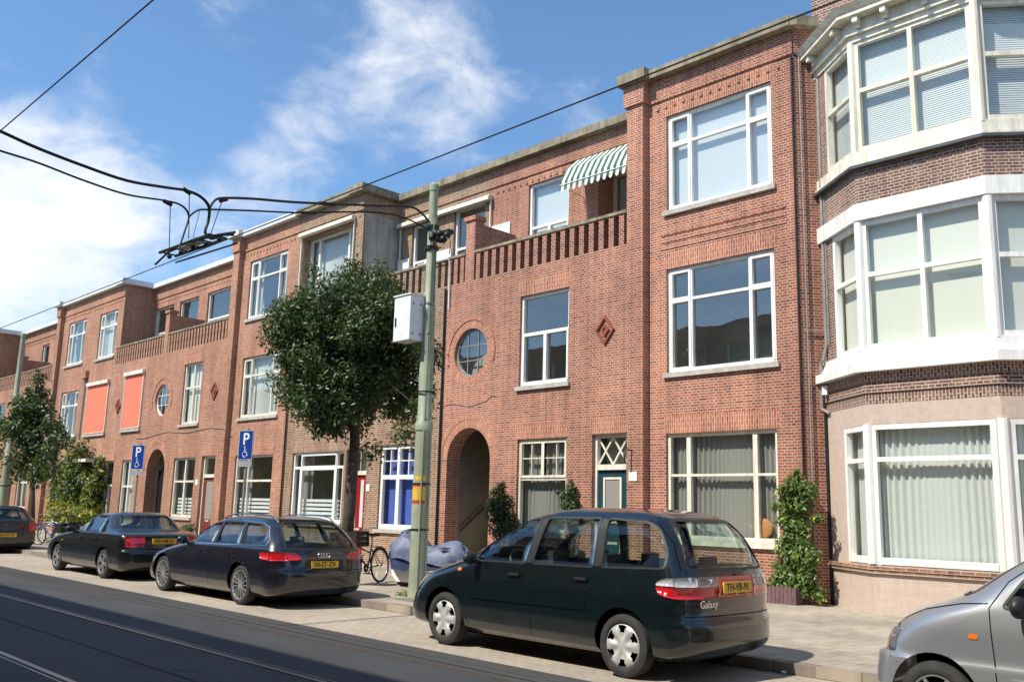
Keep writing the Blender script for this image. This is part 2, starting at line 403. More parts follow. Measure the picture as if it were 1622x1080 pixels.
b = MB(); b.box(-170, 90, 9.44, 9.58, -.05, .12); o = b.build('kerb', M['kerb']); o['kind'] = 'structure'
sheet('pavement', -170, 90, 9.58, 30, .118, M['tile'])
b = MB(); b.box(-170, 90, -1.34, -1.2, -.05, .12); o = b.build('kerb', M['kerb']); o['kind'] = 'structure'
sheet('pavement', -170, 90, -20, -1.34, .118, M['tile'])
# tram rails: head, groove, lip
for k, y in enumerate((6.70, 5.20, 3.37, 1.90)):
    s = 1 if k in (0, 2) else -1
    t = empty('tram_rail', (0, y, 0)); tag(t, ['tram rail nearest the parked cars, half hidden in asphalt', 'second tram rail from the parked cars, along the shadow edge',
        'third tram rail from the parked cars, in the shaded road', 'tram rail nearest the viewer, in the shaded road'][k], 'tram rail', 'tram rails set in the road')
    b = MB(); b.box(-150, 60, -.032, .028, -.05, .009); b.build('rail_head', M['rail_steel'] if k else M['rust'], t)
    b = MB(); b.box(-150, 60, min(s*-.075, s*-.032), max(s*-.075, s*-.032), -.05, .0045); b.build('groove', M['rust'], t)
    b = MB(); b.box(-150, 60, min(s*-.095, s*-.075), max(s*-.095, s*-.075), -.05, .008); b.build('lip', M['rail_steel'] if k else M['rust'], t)
# worn white bay marking
b = MB()
p = atG(50, 879)
b.face([(p.x-1.6, p.y-.06, .006), (p.x+.3, p.y-.06, .006), (p.x+.3, p.y+.06, .006), (p.x-1.6, p.y+.06, .006)])
b.face([(p.x-.05, 7.5, .0065), (p.x+.07, 7.5, .0065), (p.x+.07, p.y-.06, .0065), (p.x-.05, p.y-.06, .0065)])
M['roadpaint'] = plain('worn_road_paint', (.50, .47, .42), .8, var=.3, scale=9)
o = b.build('road_marking', M['roadpaint']); o['kind'] = 'structure'

# ------------------------------------------------------------------ walls with real openings
def wallface(b, x0, x1, z0, z1, y, ops, rv=.14):
    """front face at y; ops: ('r',x0,x1,z0,z1) ('a',x0,x1,z0,ztop) ('c',cx,cz,r)"""
    xs = {x0, x1}; zs = {z0, z1}; holes = []
    for o in ops:
        if o[0] == 'c': bb = (o[1]-o[3], o[1]+o[3], o[2]-o[3], o[2]+o[3])
        else: bb = o[1:5]
        bb = (max(bb[0], x0), min(bb[1], x1), max(bb[2], z0), min(bb[3], z1))
        if bb[0] >= bb[1] or bb[2] >= bb[3]: continue
        holes.append((bb, o)); xs |= {bb[0], bb[1]}; zs |= {bb[2], bb[3]}
    xs = sorted(xs); zs = sorted(zs)
    for i in range(len(xs)-1):
        for j in range(len(zs)-1):
            cx, cz = (xs[i]+xs[i+1])/2, (zs[j]+zs[j+1])/2
            if any(h[0][0] < cx < h[0][1] and h[0][2] < cz < h[0][3] for h in holes): continue
            b.face([(xs[i], y, zs[j]), (xs[i+1], y, zs[j]), (xs[i+1], y, zs[j+1]), (xs[i], y, zs[j+1])])
    for bb, o in holes:
        r_ = o[5] if o[0] != 'c' and len(o) > 5 else (o[4] if o[0] == 'c' and len(o) > 4 else rv)
        yb = y+r_
        if o[0] == 'r':
            a, c, d, e = bb
            b.face([(a, y, d), (a, y, e), (a, yb, e), (a, yb, d)]); b.face([(c, yb, d), (c, yb, e), (c, y, e), (c, y, d)])
            b.face([(a, y, e), (c, y, e), (c, yb, e), (a, yb, e)]); b.face([(a, yb, d), (c, yb, d), (c, y, d), (a, y, d)])
        elif o[0] == 'a':
            a, c, d, e = bb; r0_ = (c-a)/2; zs_ = e-r0_; cx = (a+c)/2; n = 14
            arc = [(cx-r0_*math.cos(math.pi*k/n), zs_+r0_*math.sin(math.pi*k/n)) for k in range(n+1)]
            h = n//2
            b.face([(a, y, e)]+[(q[0], y, q[1]) for q in arc[:h+1]]) ; b.face([(c, y, e)]+[(q[0], y, q[1]) for q in arc[h:]][::1])
            b.face([(a, y, d), (a, y, zs_), (a, yb, zs_), (a, yb, d)]); b.face([(c, yb, d), (c, yb, zs_), (c, y, zs_), (c, y, d)])
            for k in range(n):
                p, q = arc[k], arc[k+1]
                b.face([(p[0], y, p[1]), (q[0], y, q[1]), (q[0], yb, q[1]), (p[0], yb, p[1])], uv=[(0, k*.15), (0, k*.15+.15), (r_, k*.15+.15), (r_, k*.15)])
        else:
            cx, cz, rr = o[1:4]; n = 32
            pt = [(cx+rr*math.cos(2*math.pi*k/n), cz+rr*math.sin(2*math.pi*k/n)) for k in range(n+1)]
            for q in range(4):
                sx = 1 if q in (0, 3) else -1; sz = 1 if q in (0, 1) else -1
                seg = pt[q*n//4:(q+1)*n//4+1]
                b.face([(cx+sx*rr, y, cz+sz*rr)]+[(g[0], y, g[1]) for g in seg])
            for k in range(n):
                p, q = pt[k], pt[k+1]
                b.face([(p[0], y, p[1]), (p[0], yb, p[1]), (q[0], yb, q[1]), (q[0], y, q[1])], uv=[(0, k*.13), (r_, k*.13), (r_, k*.13+.13), (0, k*.13+.13)])
def ring(b, cx, cz, r1, r2, y, a0, a1, n=28, pr=.004):
    rm = (r1+r2)/2; cw = .0563
    for k in range(n):
        p, q = a0+(a1-a0)*k/n, a0+(a1-a0)*(k+1)/n
        f = [(cx+r*math.cos(t), y-pr, cz+r*math.sin(t)) for r, t in ((r1, p), (r2, p), (r2, q), (r1, q))]
        L0, L1 = p*rm, q*rm
        b.face(f[::-1], uv=[(0, L1), (r2-r1, L1), (r2-r1, L0), (0, L0)])
    for r in (r1, r2):
        for k in range(n):
            p, q = a0+(a1-a0)*k/n, a0+(a1-a0)*(k+1)/n
            b.face([(cx+r*math.cos(p), y-pr, cz+r*math.sin(p)), (cx+r*math.cos(q), y-pr, cz+r*math.sin(q)),
                    (cx+r*math.cos(q), y+.02, cz+r*math.sin(q)), (cx+r*math.cos(p), y+.02, cz+r*math.sin(p))])

# ------------------------------------------------------------------ windows and doors
def pleats(x0, x1, z0, z1, y, amp=.035, per=.11, gather=0, nz=8, seed=0):
    rnd = random.Random(seed); b = MB(); n = max(8, int((x1-x0)/per*7)); ph = rnd.random()*6
    def pt(i, j):
        u = i/n; x = x0+(x1-x0)*u; v = j/nz
        a = amp*(.55+.45*math.sin(u*9+ph))
        yy = y+a*math.sin(2*math.pi*(x-x0)/per+1.6*math.sin(u*13+ph)+.5*math.sin(v*3+u*5))
        if gather: x = x0+(x1-x0)*(u*(1-gather*math.sin(v*math.pi*.8)*(1 if gather > 0 else 1)))
        return (x, yy, z0+(z1-z0)*v)
    base = []
    for j in range(nz+1):
        for i in range(n+1): b.v.append(pt(i, j))
    for j in range(nz):
        for i in range(n):
            a = j*(n+1)+i; b.f.append((a, a+1, a+n+2, a+n+1)); b.uv.append([(0, 0)]*4); b.mi.append(0)
    return b
def window(h, x0, x1, z0, z1, y, style='B', cur='none', fm='white', sill=True, rv=.14, label=None, tr=None, glassm='glass', seed=0, bw=.075, rx=.35):
    W_, H_ = x1-x0, z1-z0; X = lambda f: x0+W_*f; Z = lambda f: z0+H_*f
    b = MB(); yf = y+rv-.075; yb = y+rv+.03
    b.box(x0, x0+bw, yf, yb, z0, z1); b.box(x1-bw, x1, yf, yb, z0, z1)
    b.box(x0+bw, x1-bw, yf, yb, z1-bw, z1); b.box(x0+bw, x1-bw, yf-.02, yb, z0, z0+bw*1.25)
    def vb(f, a=0, c=1, w_=.07, d=0): b.box(X(f)-w_/2, X(f)+w_/2, yf+.006+d, yb-.006, max(Z(a), z0+bw), min(Z(c), z1-bw))
    def hb(f, a=0, c=1, w_=.07, d=0): b.box(max(X(a), x0+bw), min(X(c), x1-bw), yf+.012+d, yb-.01, Z(f)-w_/2, Z(f)+w_/2)
    def sash(a, c, d, e, w_=.055):
        A, C_, D, E_ = max(X(a), x0+bw-.01), min(X(c), x1-bw+.01), max(Z(d), z0+bw-.01), min(Z(e), z1-bw+.01)
        q0, q1 = yf-.012, yb-.03
        b.box(A, A+w_, q0, q1, D, E_); b.box(C_-w_, C_, q0, q1, D, E_); b.box(A+w_, C_-w_, q0, q1, D, D+w_); b.box(A+w_, C_-w_, q0, q1, E_-w_, E_)
    if style == 'B':
        t = tr or .69; f = .225
        vb(f); vb(1-f); hb(t, 0, f); hb(t, f, 1-f, .06); hb(t, 1-f, 1)
        for a, c in ((0, f), (1-f, 1)): sash(a, c, 0, t); sash(a, c, t, 1)
    elif style == 'Bs':                     # slim three-light
        t = tr or .6; vb(.2, w_=.1); vb(.8, w_=.1); hb(t, w_=.05)
    elif style == 'T':
        t = tr or .57; hb(t); vb(.5, 0, t, .09); sash(0, .5, 0, t, .05); sash(.5, 1, 0, t, .05)
    elif style == 'D':
        t = tr or .6; hb(t); vb(.5, w_=.09)
    elif style == 'Q':                      # small panes above, one large pane below
        t = tr or .58; hb(t, w_=.12); vb(.5, t, 1, .09)
        for a in (0, .5): sash(a, a+.5, t, 1, .045); vb(a+.26, t, 1, .025, .01); 
        hb((1+t)/2, w_=.025, d=.01)
    elif style == 'Q2':
        t = tr or .62; hb(t, w_=.1); vb(.5, w_=.12)
        for a in (0, .5): sash(a, a+.5, t, 1, .05); sash(a, a+.5, 0, t, .07); vb(a+.26, t, 1, .03, .01)
        hb((1+t)/2, w_=.03, d=.01)
    elif style == 'P':                      # big central pane with narrow side lights
        t = tr or .78; vb(.16, w_=.07); vb(.84, w_=.07); hb(t, 0, 1, .07); sash(.16, .84, 0, t, .085); sash(.16, .84, t, 1, .05); sash(0,.16,0,t,.045); sash(.84,1,0,t,.045)
    elif style == 'one': pass
    elif style == 'X2': hb(tr or .6); vb(.33, w_=.06)
    o = b.build('window', M[fm], h, merge=False)
    if label: o['label'] = label
    g = MB(); g.face([(x0+.03, y+rv-.01, z0+.03), (x1-.03, y+rv-.01, z0+.03), (x1-.03, y+rv-.01, z1-.03), (x0+.03, y+rv-.01, z1-.03)])
    g.build('pane', M[glassm], o)
    if sill:
        s = MB(); s.box(x0-.07, x1+.07, y-.07, y+rv-.075, z0-.10, z0); s.build('sill', M['stone'] if sill is True else M[sill], o)
    # room behind
    r_ = MB(); Y0, Y1 = y+rv+.032, y+rv+1.9; a, c, d, e = x0-rx, x1+rx, z0-.5, z1+.15
    r_.face([(a, Y1, d), (c, Y1, d), (c, Y1, e), (a, Y1, e)]); r_.face([(a, Y0, d), (a, Y1, d), (a, Y1, e), (a, Y0, e)]); r_.face([(c, Y1, d), (c, Y0, d), (c, Y0, e), (c, Y1, e)])
    r_.face([(a, Y0, e), (a, Y1, e), (c, Y1, e), (c, Y0, e)]); r_.face([(a, Y0, d), (c, Y0, d), (c, Y1, d), (a, Y1, d)])
    for q in ((a, x0, d, e), (x1, c, d, e), (x0, x1, d, z0), (x0, x1, z1, e)):
        r_.face([(q[0], Y0, q[2]), (q[1], Y0, q[2]), (q[1], Y0, q[3]), (q[0], Y0, q[3])])
    r_.build('room', M['room'], o)
    yc = y+rv+.13
    if cur == 'pleat': pleats(x0+.02, x1-.02, z0+.05, z1-.04, yc, seed=seed).build('curtain', M['curtain'], o, smooth='all')
    elif cur == 'pleat_grey': pleats(x0+.02, x1-.02, z0+.05, z1-.04, yc, seed=seed).build('curtain', M['curtain_grey'], o, smooth='all')
    elif cur == 'split':
        pleats(x0+.01, x0+W_*.33, z0+.05, z1-.04, yc, per=.09, gather=.35, seed=seed).build('curtain', M['curtain'], o, smooth='all')
        pleats(x1-.01, x1-W_*.33, z0+.05, z1-.04, yc, per=.09, gather=.35, seed=seed+3).build('curtain', M['curtain'], o, smooth='all') 
    elif cur in ('blind', 'blind_cream', 'blind_half'):
        q = MB(); zz = z0+.04 if cur != 'blind_half' else z0+H_*.35
        q.box(x0+.05, x1-.05, yc-.02, yc-.016, zz, z1-.05); q.build('blind', M['blind_cream' if cur == 'blind_cream' else 'blind'], o)
    elif cur == 'venetian':
        q = MB(); z = z0+.06
        while z < z1-.08:
            q.face([(x0+.05, yc-.016, z), (x1-.05, yc-.016, z), (x1-.05, yc-.004, z+.039), (x0+.05, yc-.004, z+.039)]); z += .04
        q.build('venetian_blind', M['blind'], o)
    elif cur == 'blue':
        pleats(x0+.02, x1-.02, z0+.05, z0+H_*.6, yc, amp=.012, per=.4, seed=seed).build('curtain', M['blue_cloth'], o, smooth='all')
        pleats(x0+.02, x1-.02, z0+H_*.6, z1-.05, yc+.02, amp=.03, per=.16, seed=seed).build('curtain', M['blue_cloth'], o, smooth='all')
    elif cur == 'slats':
        q = MB()
        for k in range(5):
            z = z0+.12+k*.13; q.box(x0+.08, x1-.08, yc-.02, yc-.01, z, z+.085)
        q.build('blind', M['blind'], o)
        pleats(x0+.02, x0+W_*.25, z0+.05, z1-.04, yc+.1, per=.1, seed=seed).build('curtain', M['curtain_grey'], o, smooth='all')
    return o
def door(h, x0, x1, z0, z1, y, leaf='teal', fm='cream', tr=.76, style='panel', rv=.2, label=None):
    zt = z0+(z1-z0)*tr; b = MB(); w_ = .08; yf, yb = y+rv-.1, y+rv+.02
    b.box(x0, x0+w_, yf, yb, z0, z1); b.box(x1-w_, x1, yf, yb, z0, z1); b.box(x0+w_, x1-w_, yf, yb, z1-w_, z1); b.box(x0+w_, x1-w_, yf-.02, yb, zt-.06, zt+.06)
    if style == 'cross':
        zc, zz = (zt+.06+z1-w_)/2, (z1-w_-zt-.06)/2; xw = (x1-x0-2*w_)/4
        for k in range(2):
            cx = x0+w_+xw*(2*k+1)
            b.bar((cx-xw, yf+.05, zc-zz), (cx+xw, yf+.05, zc+zz), .035, .03, (0, 1, 0)); b.bar((cx-xw, yf+.052, zc+zz), (cx+xw, yf+.052, zc-zz), .035, .03, (0, 1, 0))
    o = b.build('door_frame', M[fm], h)
    g = MB(); g.face([(x0+.05, yb-.03, zt), (x1-.05, yb-.03, zt), (x1-.05, yb-.03, z1-.04), (x0+.05, yb-.03, z1-.04)]); g.build('fanlight', M['glass'], o)
    k = MB(); k.face([(x0, yb+.3, zt), (x1, yb+.3, zt), (x1, yb+.3, z1), (x0, yb+.3, z1)]); k.face([(x0, yb, zt-.02), (x1, yb, zt-.02), (x1, yb+.3, zt-.02), (x0, yb+.3, zt-.02)]); k.build('hall', M['room'], o)
    L = MB(); a, c = x0+w_, x1-w_; q = y+rv-.06
    L.box(a, c, q, yb, z0+.02, zt-.06); lf = L.build('door', M[leaf], h)
    if label: lf['label'] = label
    D = MB(); G = MB()
    if style == 'cross':
        for (u0, u1, e0, e1) in ((a+.16, c-.16, z0+(zt-z0)*.56, zt-.22), (a+.16, c-.16, z0+(zt-z0)*.1, z0+(zt-z0)*.5)):
            for (p0, p1, s0, s1) in ((u0, u0+.05, e0, e1), (u1-.05, u1, e0, e1), (u0+.05, u1-.05, e0, e0+.05), (u0+.05, u1-.05, e1-.05, e1)): D.box(p0, p1, q-.02, q, s0, s1)
        G.box(a+.22, c-.22, q-.004, q, z0+(zt-z0)*.58, zt-.28)
        D.build('panel_moulding', M['cream'], lf); G.build('door_pane', M['curtain_grey'], lf)
    else:
        for u in (.30, .70) if style == 'panel' else (.5,):
            cx = a+(c-a)*u; ww = .075 if style == 'panel' else .25
            G.box(cx-ww, cx+ww, q-.004, q, z0+.75, zt-.2)
        G.build('door_pane', M['curtain' if style == 'panel' else 'curtain_grey'], lf)
        D.box(a+.12, c-.12, q-.012, q, z0+.18, z0+.62); D.build('lower_panel', M[leaf], lf)
    K = MB(); K.tube([(c-.09, q-.05, z0+1.05), (c-.09, q-.05, z0+1.2)], .012); K.ball((c-.09, q-.045, z0+1.12), .03); K.build('handle', M['stone'], lf)
    K = MB(); K.box((a+c)/2-.14, (a+c)/2+.14, q-.012, q, z0+.66, z0+.72); K.build('letterbox', M['stone'], lf)
    s = MB(); s.box(x0-.05, x1+.05, y-.25, y+rv, .118, z0); s.build('doorstep', M['stone'], h)
    return o

# ------------------------------------------------------------------ the red terrace
Y1, Y0, YB = 16.1, 15.9, 17.5
ZC, ZT = 11.46, 11.67                 # underside and top of the coping
ZP0, ZP1 = 7.68, 8.49                 # balcony parapet
blocks = [(-12.26, -8.60), (-31.13, -23.46), (-50.0, -42.23), (-69.0, -61.3)]
balcs = [(-23.46, -12.26), (-42.23, -31.13), (-61.3, -50.0)]
PER = 18.87
OPS1, OPS0, WIN, = [], [], []
def rectpx(l, t, r_, b_, y):
    a, c = atY(l, t, y), atY(r_, b_, y); return a.x, c.x, c.z, a.z
W = []  # (x0,x1,z0,z1,plane,style,cur,frame,kwargs)
def addw(x0, x1, z0, z1, pl, style, cur='none', fm='white', **k): W.append((x0, x1, z0, z1, pl, style, cur, fm, k))
# house with the chamfered corner
addw(-11.75, -9.12, 8.27, 10.52, 1, 'B', 'blind', label='top floor window with white blinds', glassm='glass_hi')
addw(-11.77, -9.14, 4.64, 6.95, 1, 'B', 'none', glassm='glass_hi')
addw(-11.80, -9.18, 1.16, 3.35, 1, 'Bs', 'pleat_grey', 'cream', sill='cream')
addw(-16.11, -14.46, 4.66, 6.95, 0, 'T', 'none', glassm='glass_hi')
addw(-16.10, -14.47, 1.16, 3.37, 0, 'Q', 'pleat_grey', 'cream')
# middle brown house
addw(-21.70, -20.05, 1.06, 3.40, 0, 'Q2', 'blue', label='tall white window with blue curtains')
addw(-21.70, -20.05, 4.66, 6.95, 0, 'T', 'blind')
addw(-26.75, -23.80, 1.13, 3.33, 1, 'P', 'slats')
addw(-26.75, -24.0, 4.64, 6.95, 1, 'B', 'pleat')
addw(-26.95, -24.02, 8.40, 10.62, 1, 'Bs', 'pleat', tr=.99, rv=.35, sill=False)
# left red house
addw(-30.60, -27.95, 8.27, 10.48, 1, 'B', 'split', glassm='glass_hi')
addw(-30.60, -27.95, 4.66, 6.85, 1, 'B', 'pleat', 'cream')
addw(-30.60, -28.00, 1.13, 3.33, 1, 'X2', 'slats', 'cream')
addw(-34.92, -33.36, 4.62, 7.0, 0, 'D', 'blind_cream', 'cream')
addw(-35.12, -33.30, 1.10, 3.33, 0, 'D', 'slats', 'cream')
addw(-40.15, -38.86, .6, 3.36, 0, 'D', 'pleat', 'white')
addw(-42.10, -41.05, .6, 3.36, 0, 'T', 'none', 'cream', tr=.62)
addw(-45.70, -43.05, 1.13, 3.25, 1, 'Bs', 'none', 'cream')
addw(-45.03, -42.90, 8.22, 10.42, 1, 'B', 'pleat', 'white')
addw(-49.20, -46.85, 8.27, 10.50, 1, 'B', 'split', 'white', glassm='glass_hi')
addw(-49.20, -46.85, 4.64, 6.92, 1, 'B', 'split', 'white')
addw(-49.20, -46.85, 1.13, 3.33, 1, 'Bs', 'none', 'cream')
addw(-53.80, -52.20, 4.66, 6.98, 0, 'T', 'none', 'white')
addw(-54.0, -52.2, 1.13, 3.35, 0, 'D', 'none', 'cream')
addw(-59.3, -57.7, 4.66, 6.98, 0, 'T', 'none', 'white')
addw(-68, -65, 4.66, 6.98, 1, 'B', 'none', 'white'); addw(-68, -65, 1.1, 3.3, 1, 'B', 'none', 'white')
D_ = [(-13.70, -12.70, .32, 3.40, 0, 'teal', 'cross', .76, 'teal front door with white framed panels'),
      (-23.38, -22.32, .32, 3.33, 0, 'red_paint', 'panel', .77, 'dark red front door with two narrow panes'),
      (-32.78, -31.70, .32, 3.36, 0, 'maroon', 'glass', .76, 'reddish brown glazed front door'),
      (-51.7, -50.7, .32, 3.36, 0, 'maroon', 'glass', .76, None)]
ARCH = [(-18.73, -17.06), (-37.60, -35.92), (-56.47, -54.8)]
RND = [-17.93, -36.75, -55.65]
BW = [rectpx(838, 294, 900, 372, YB), (-14.85, -13.85, 8.1, 10.5)]
SOLD = []
class Arches:
    """every brick arch is a part of its own"""
    def __init__(s): s.l = []
    def new(s): b = MB(); s.l.append(b); return b
    def box(s, *a, **k): s.new().box(*a, **k)
def seg(x0, x1, lst): return [(max(x0, a), min(x1, c)) for a, c in lst if min(x1, c) > max(x0, a)+.001]
def terrace_house(name, label, x0, x1, bk, sd, cop='coping', holes_back=(), render=False, pitch_=.30, zrail='coping'):
    h = empty(name, ((x0+x1)/2, Y1, .12)); tag(h, label, 'house', 'terraced houses along the street')
    inv = Matrix.Translation(-h.location)
    hb = h
    ops1, ops0 = [], []
    for q in W:
        cx = (q[0]+q[1])/2
        if x0 < cx < x1: (ops1 if q[4] else ops0).append(('r', q[0], q[1], q[2], q[3], q[8].get('rv', .14)))
    for q in D_:
        if x0 < q[0] < x1: ops0.append(('r', q[0], q[1], q[2], q[3], .2))
    for a, c in ARCH:
        if x0 < a < x1: ops0.append(('a', a, c, .1, 3.74, .45))
    for c in RND:
        if x0 < c < x1: ops0.append(('c', c, 5.72, .65, .14))
    b = MB(); sold = Arches(); cp = MB(); den = MB()
    def coping(xa, xb, ya, yb_, z=0): cp.box(xa, xb, ya, yb_, ZC+z, ZT+z)
    for a, c in seg(x0, x1, blocks):
        wallface(b, a, c, .1, ZC, Y1, [o for o in ops1 if a < (o[1]+o[2])/2 < c])
        b.box(a, c, Y1-.035, Y1-.001, 10.93, ZC-.001)                                 # frieze stands a brick proud
        lo, hi = a-(.0), c+(0 if c < -9 else .06)
        coping(lo, hi, Y1-.24, Y1+.35)
        x = a+.25
        while x < c-.2:
            den.box(x, x+.06, Y1-.028, Y1-.001, 10.72, 10.78); x += .235
        for o in ops1:
            if a < (o[1]+o[2])/2 < c: sold.box(o[1]-.06, o[2]+.06, Y1-.004, Y1+.02, o[4], o[4]+.38, swap=True)
    for a, c in seg(x0, x1, balcs):
        oo = [o for o in ops0 if a < (o[1] if o[0] == 'c' else (o[1]+o[2])/2) < c]
        wallface(b, a, c, .1, ZP0, Y0, oo)
        for o in oo:
            if o[0] == 'r': sold.box(o[1]-.06, o[2]+.06, Y0-.004, Y0+.02, o[4], o[4]+.38, swap=True)
            if o[0] == 'a':
                r_ = (o[2]-o[1])/2; rg_ = sold.new(); ring(rg_, (o[1]+o[2])/2, o[4]-r_, r_, r_+.215, Y0, 0, math.pi, pr=.004); ring(rg_, (o[1]+o[2])/2, o[4]-r_, r_+.23, r_+.34, Y0, 0, math.pi, pr=.012)
            if o[0] == 'c': rg_ = sold.new(); ring(rg_, o[1], o[2], o[3], o[3]+.215, Y0, 0, 2*math.pi, 40); ring(rg_, o[1], o[2], o[3]+.22, o[3]+.30, Y0, -.1*math.pi, 1.1*math.pi, 30, .025)
        # balcony slab, back wall
        sl_ = MB(); sl_.box(a, c, Y0+.22, YB, ZP0-.2, ZP0-.02); sl_.build('balcony_floor', M['lead'], h)
        hb_ = [('r',)+tuple(q[:4])+(q[4],) for q in holes_back if a < (q[0]+q[1])/2 < c]
        wallface(b, a, c, ZP0, ZC, YB, hb_)
        for q in hb_: sold.box(q[1]-.05, q[2]+.05, YB-.004, YB+.02, q[4], q[4]+.3, swap=True)
        b.box(a, c, YB-.035, YB-.001, 10.93, ZC-.001); coping(a, c, YB-.24, YB+.3)
        x = a+.25
        while x < c-.2:
            den.box(x, x+.06, YB-.028, YB-.001, 10.72, 10.78); x += .235
    # returns of the blocks
    for i, (a, c) in enumerate(blocks):
        if x0 < c-.01 < x1 and i:
            zt = 10.84 if render else ZC
            if render:
                b.face([(c, Y1, zt), (c, YB, zt), (c, YB, ZC), (c, Y1, ZC)])
                rb = MB(); rb.box(c-.02, c+.012, Y1+.06, YB-.001, ZP0, zt); rb.build('render_panel', M['render'], h)
                b.face([(c, Y0, ZP0), (c, Y1+.06, ZP0), (c, Y1+.06, zt), (c, Y1, zt)]) if False else b.face([(c, Y1, ZP0), (c, Y1+.06, ZP0), (c, Y1+.06, zt), (c, Y1, zt)])
            else: b.face([(c, Y1, ZP0), (c, YB, ZP0), (c, YB, ZC), (c, Y1, ZC)])
            cp.box(c-.55, c+.2, Y1-.27, Y1+.36, ZC+.02, ZT+.06); cp.box(c-.3, c+.2, Y1+.36, YB+.3, ZC+.02, ZT+.055)
        if x0 < a+.01 < x1 and a > -80:
            pass
    # the pilaster closing each balcony on its right
    for a, c in balcs:
        if x0 < c-.02 < x1:
            b.box(c-.46, c, Y0, YB-.03, ZP0, 10.95); b.box(c-.52, c+.06, Y0-.06, YB-.03, 10.95, ZC+.0)
            b.face([(c, Y0, .1), (c, Y1, .1), (c, Y1, ZP0), (c, Y0, ZP0)])
            cp.box(c-.62, c+.18, Y0-.2, Y1+.5, ZC+.01, ZT+.05)
    b.build('wall', bk, h); [q_.build('brick_arch', sd, h) for q_ in sold.l]; cp.build('coping', M[cop], h); den.build('dentils', bk, h)
    rf = MB(); rf.box(x0, x1, Y1+.36, YB+9, ZC-.2, ZC-.05) if False else None
    rf.face([(x0, YB+.3, ZC-.05), (x1, YB+.3, ZC-.05), (x1, YB+9, ZC-.05), (x0, YB+9, ZC-.05)]); rf.face([(x0, YB+9, .1), (x0, YB+9, ZC), (x1, YB+9, ZC), (x1, YB+9, .1)])
    for a, c in seg(x0, x1, blocks): rf.face([(a, Y1+.35, ZC-.04), (c, Y1+.35, ZC-.04), (c, YB+.3, ZC-.04), (a, YB+.3, ZC-.04)])
    rf.build('roof', M['lead'], h)
    # parapet with brick balusters
    bal = MB(); bal.box(-.075, .075, 0, .22, 0, ZP1-ZP0-.13); bal.prism([(-.075, 0, ZP1-ZP0-.13), (.075, 0, ZP1-ZP0-.13), (.13, 0, ZP1-ZP0-.068), (-.13, 0, ZP1-ZP0-.068)], (0, .22, 0))
    bme = bal.mesh('baluster', bk)
    for a, c in seg(x0, x1, balcs):
        full = [q for q in balcs if q[0] <= a+.01 and q[1] >= c-.01][0]
        mid = (full[0]+full[1]-.46)/2-.0
        rl = MB()
        for s0, s1 in ((full[0]+.05, mid-.18), (mid+.18, full[1]-.46)):
            s0, s1 = max(s0, a), min(s1, c)
            if s1-s0 < .3: continue
            rl.box(s0, s1, Y0-.03, Y0+.25, ZP1-.07, ZP1)
            n = max(1, round((s1-s0)/pitch_))
            for k in range(n):
                xx = s0+(s1-s0)*(k+.5)/n
                o = bpy.data.objects.new('baluster', bme); COL.objects.link(o); o.parent = h; o.location = (xx, Y0, ZP0)
        rl.build('parapet_rail', M[zrail], h)
        if a < mid < c:
            pr = MB(); pr.box(mid-.18, mid+.18, Y0, Y0+.3, ZP0, 9.36); pr.box(mid-.16, mid+.16, Y0+.3, YB-.05, ZP0, 9.28); pr.build('balcony_divider', bk, h)
            pr = MB(); pr.box(mid-.23, mid+.23, Y0-.05, Y0+.35, 9.36, 9.48); pr.build('pier_cap', bk, h)
    # windows and doors
    for i, q in enumerate(W):
        if x0 < (q[0]+q[1])/2 < x1: window(h, q[0], q[1], q[2], q[3], Y1 if q[4] else Y0, q[5], q[6], q[7], seed=i, **q[8])
    for q in D_:
        if x0 < q[0] < x1: door(h, q[0], q[1], q[2], q[3], Y0, q[5], 'cream', q[7], q[6], label=q[8])
    for q in holes_back: window(h, q[0], q[1], q[2], q[3], YB, q[5], q[6], q[7], sill=False, rv=q[4], seed=int(-q[0]*7), glassm='glass_hi')
    for c in RND:
        if x0 < c < x1:
            wb = MB(); n = 32
            for k in range(n):
                p, q = 2*math.pi*k/n, 2*math.pi*(k+1)/n
                wb.prism([(c+r*math.cos(t), Y0+.08, 5.72+r*math.sin(t)) for r, t in ((.58, p), (.65, p), (.65, q), (.58, q))], (0, .05, 0))
            for d in (-.2, .2): 
                L_ = math.sqrt(.58**2-d**2); wb.box(c+d-.012, c+d+.012, Y0+.085, Y0+.125, 5.72-L_, 5.72+L_); wb.box(c-L_, c+L_, Y0+.09, Y0+.12, 5.72+d-.012, 5.72+d+.012)
            wo = wb.build('round_window', M['tin'] if c > -20 else M['white'], h)
            g = MB(); g.face([(c+.62*math.cos(2*math.pi*k/n), Y0+.105, 5.72+.62*math.sin(2*math.pi*k/n)) for k in range(n)][::-1]); g.build('pane', M['glass_hi'], wo)
            g = MB(); g.box(c-.7, c+.7, Y0+.5, Y0+.52, 5, 6.4); g.face([(c-.7, Y0+.14, 5), (c-.7, Y0+.5, 5), (c-.7, Y0+.5, 6.4), (c-.7, Y0+.14, 6.4)]); g.face([(c+.7, Y0+.14, 5), (c+.7, Y0+.5, 5), (c+.7, Y0+.5, 6.4), (c+.7, Y0+.14, 6.4)]); g.build('room', M['room'], wo)
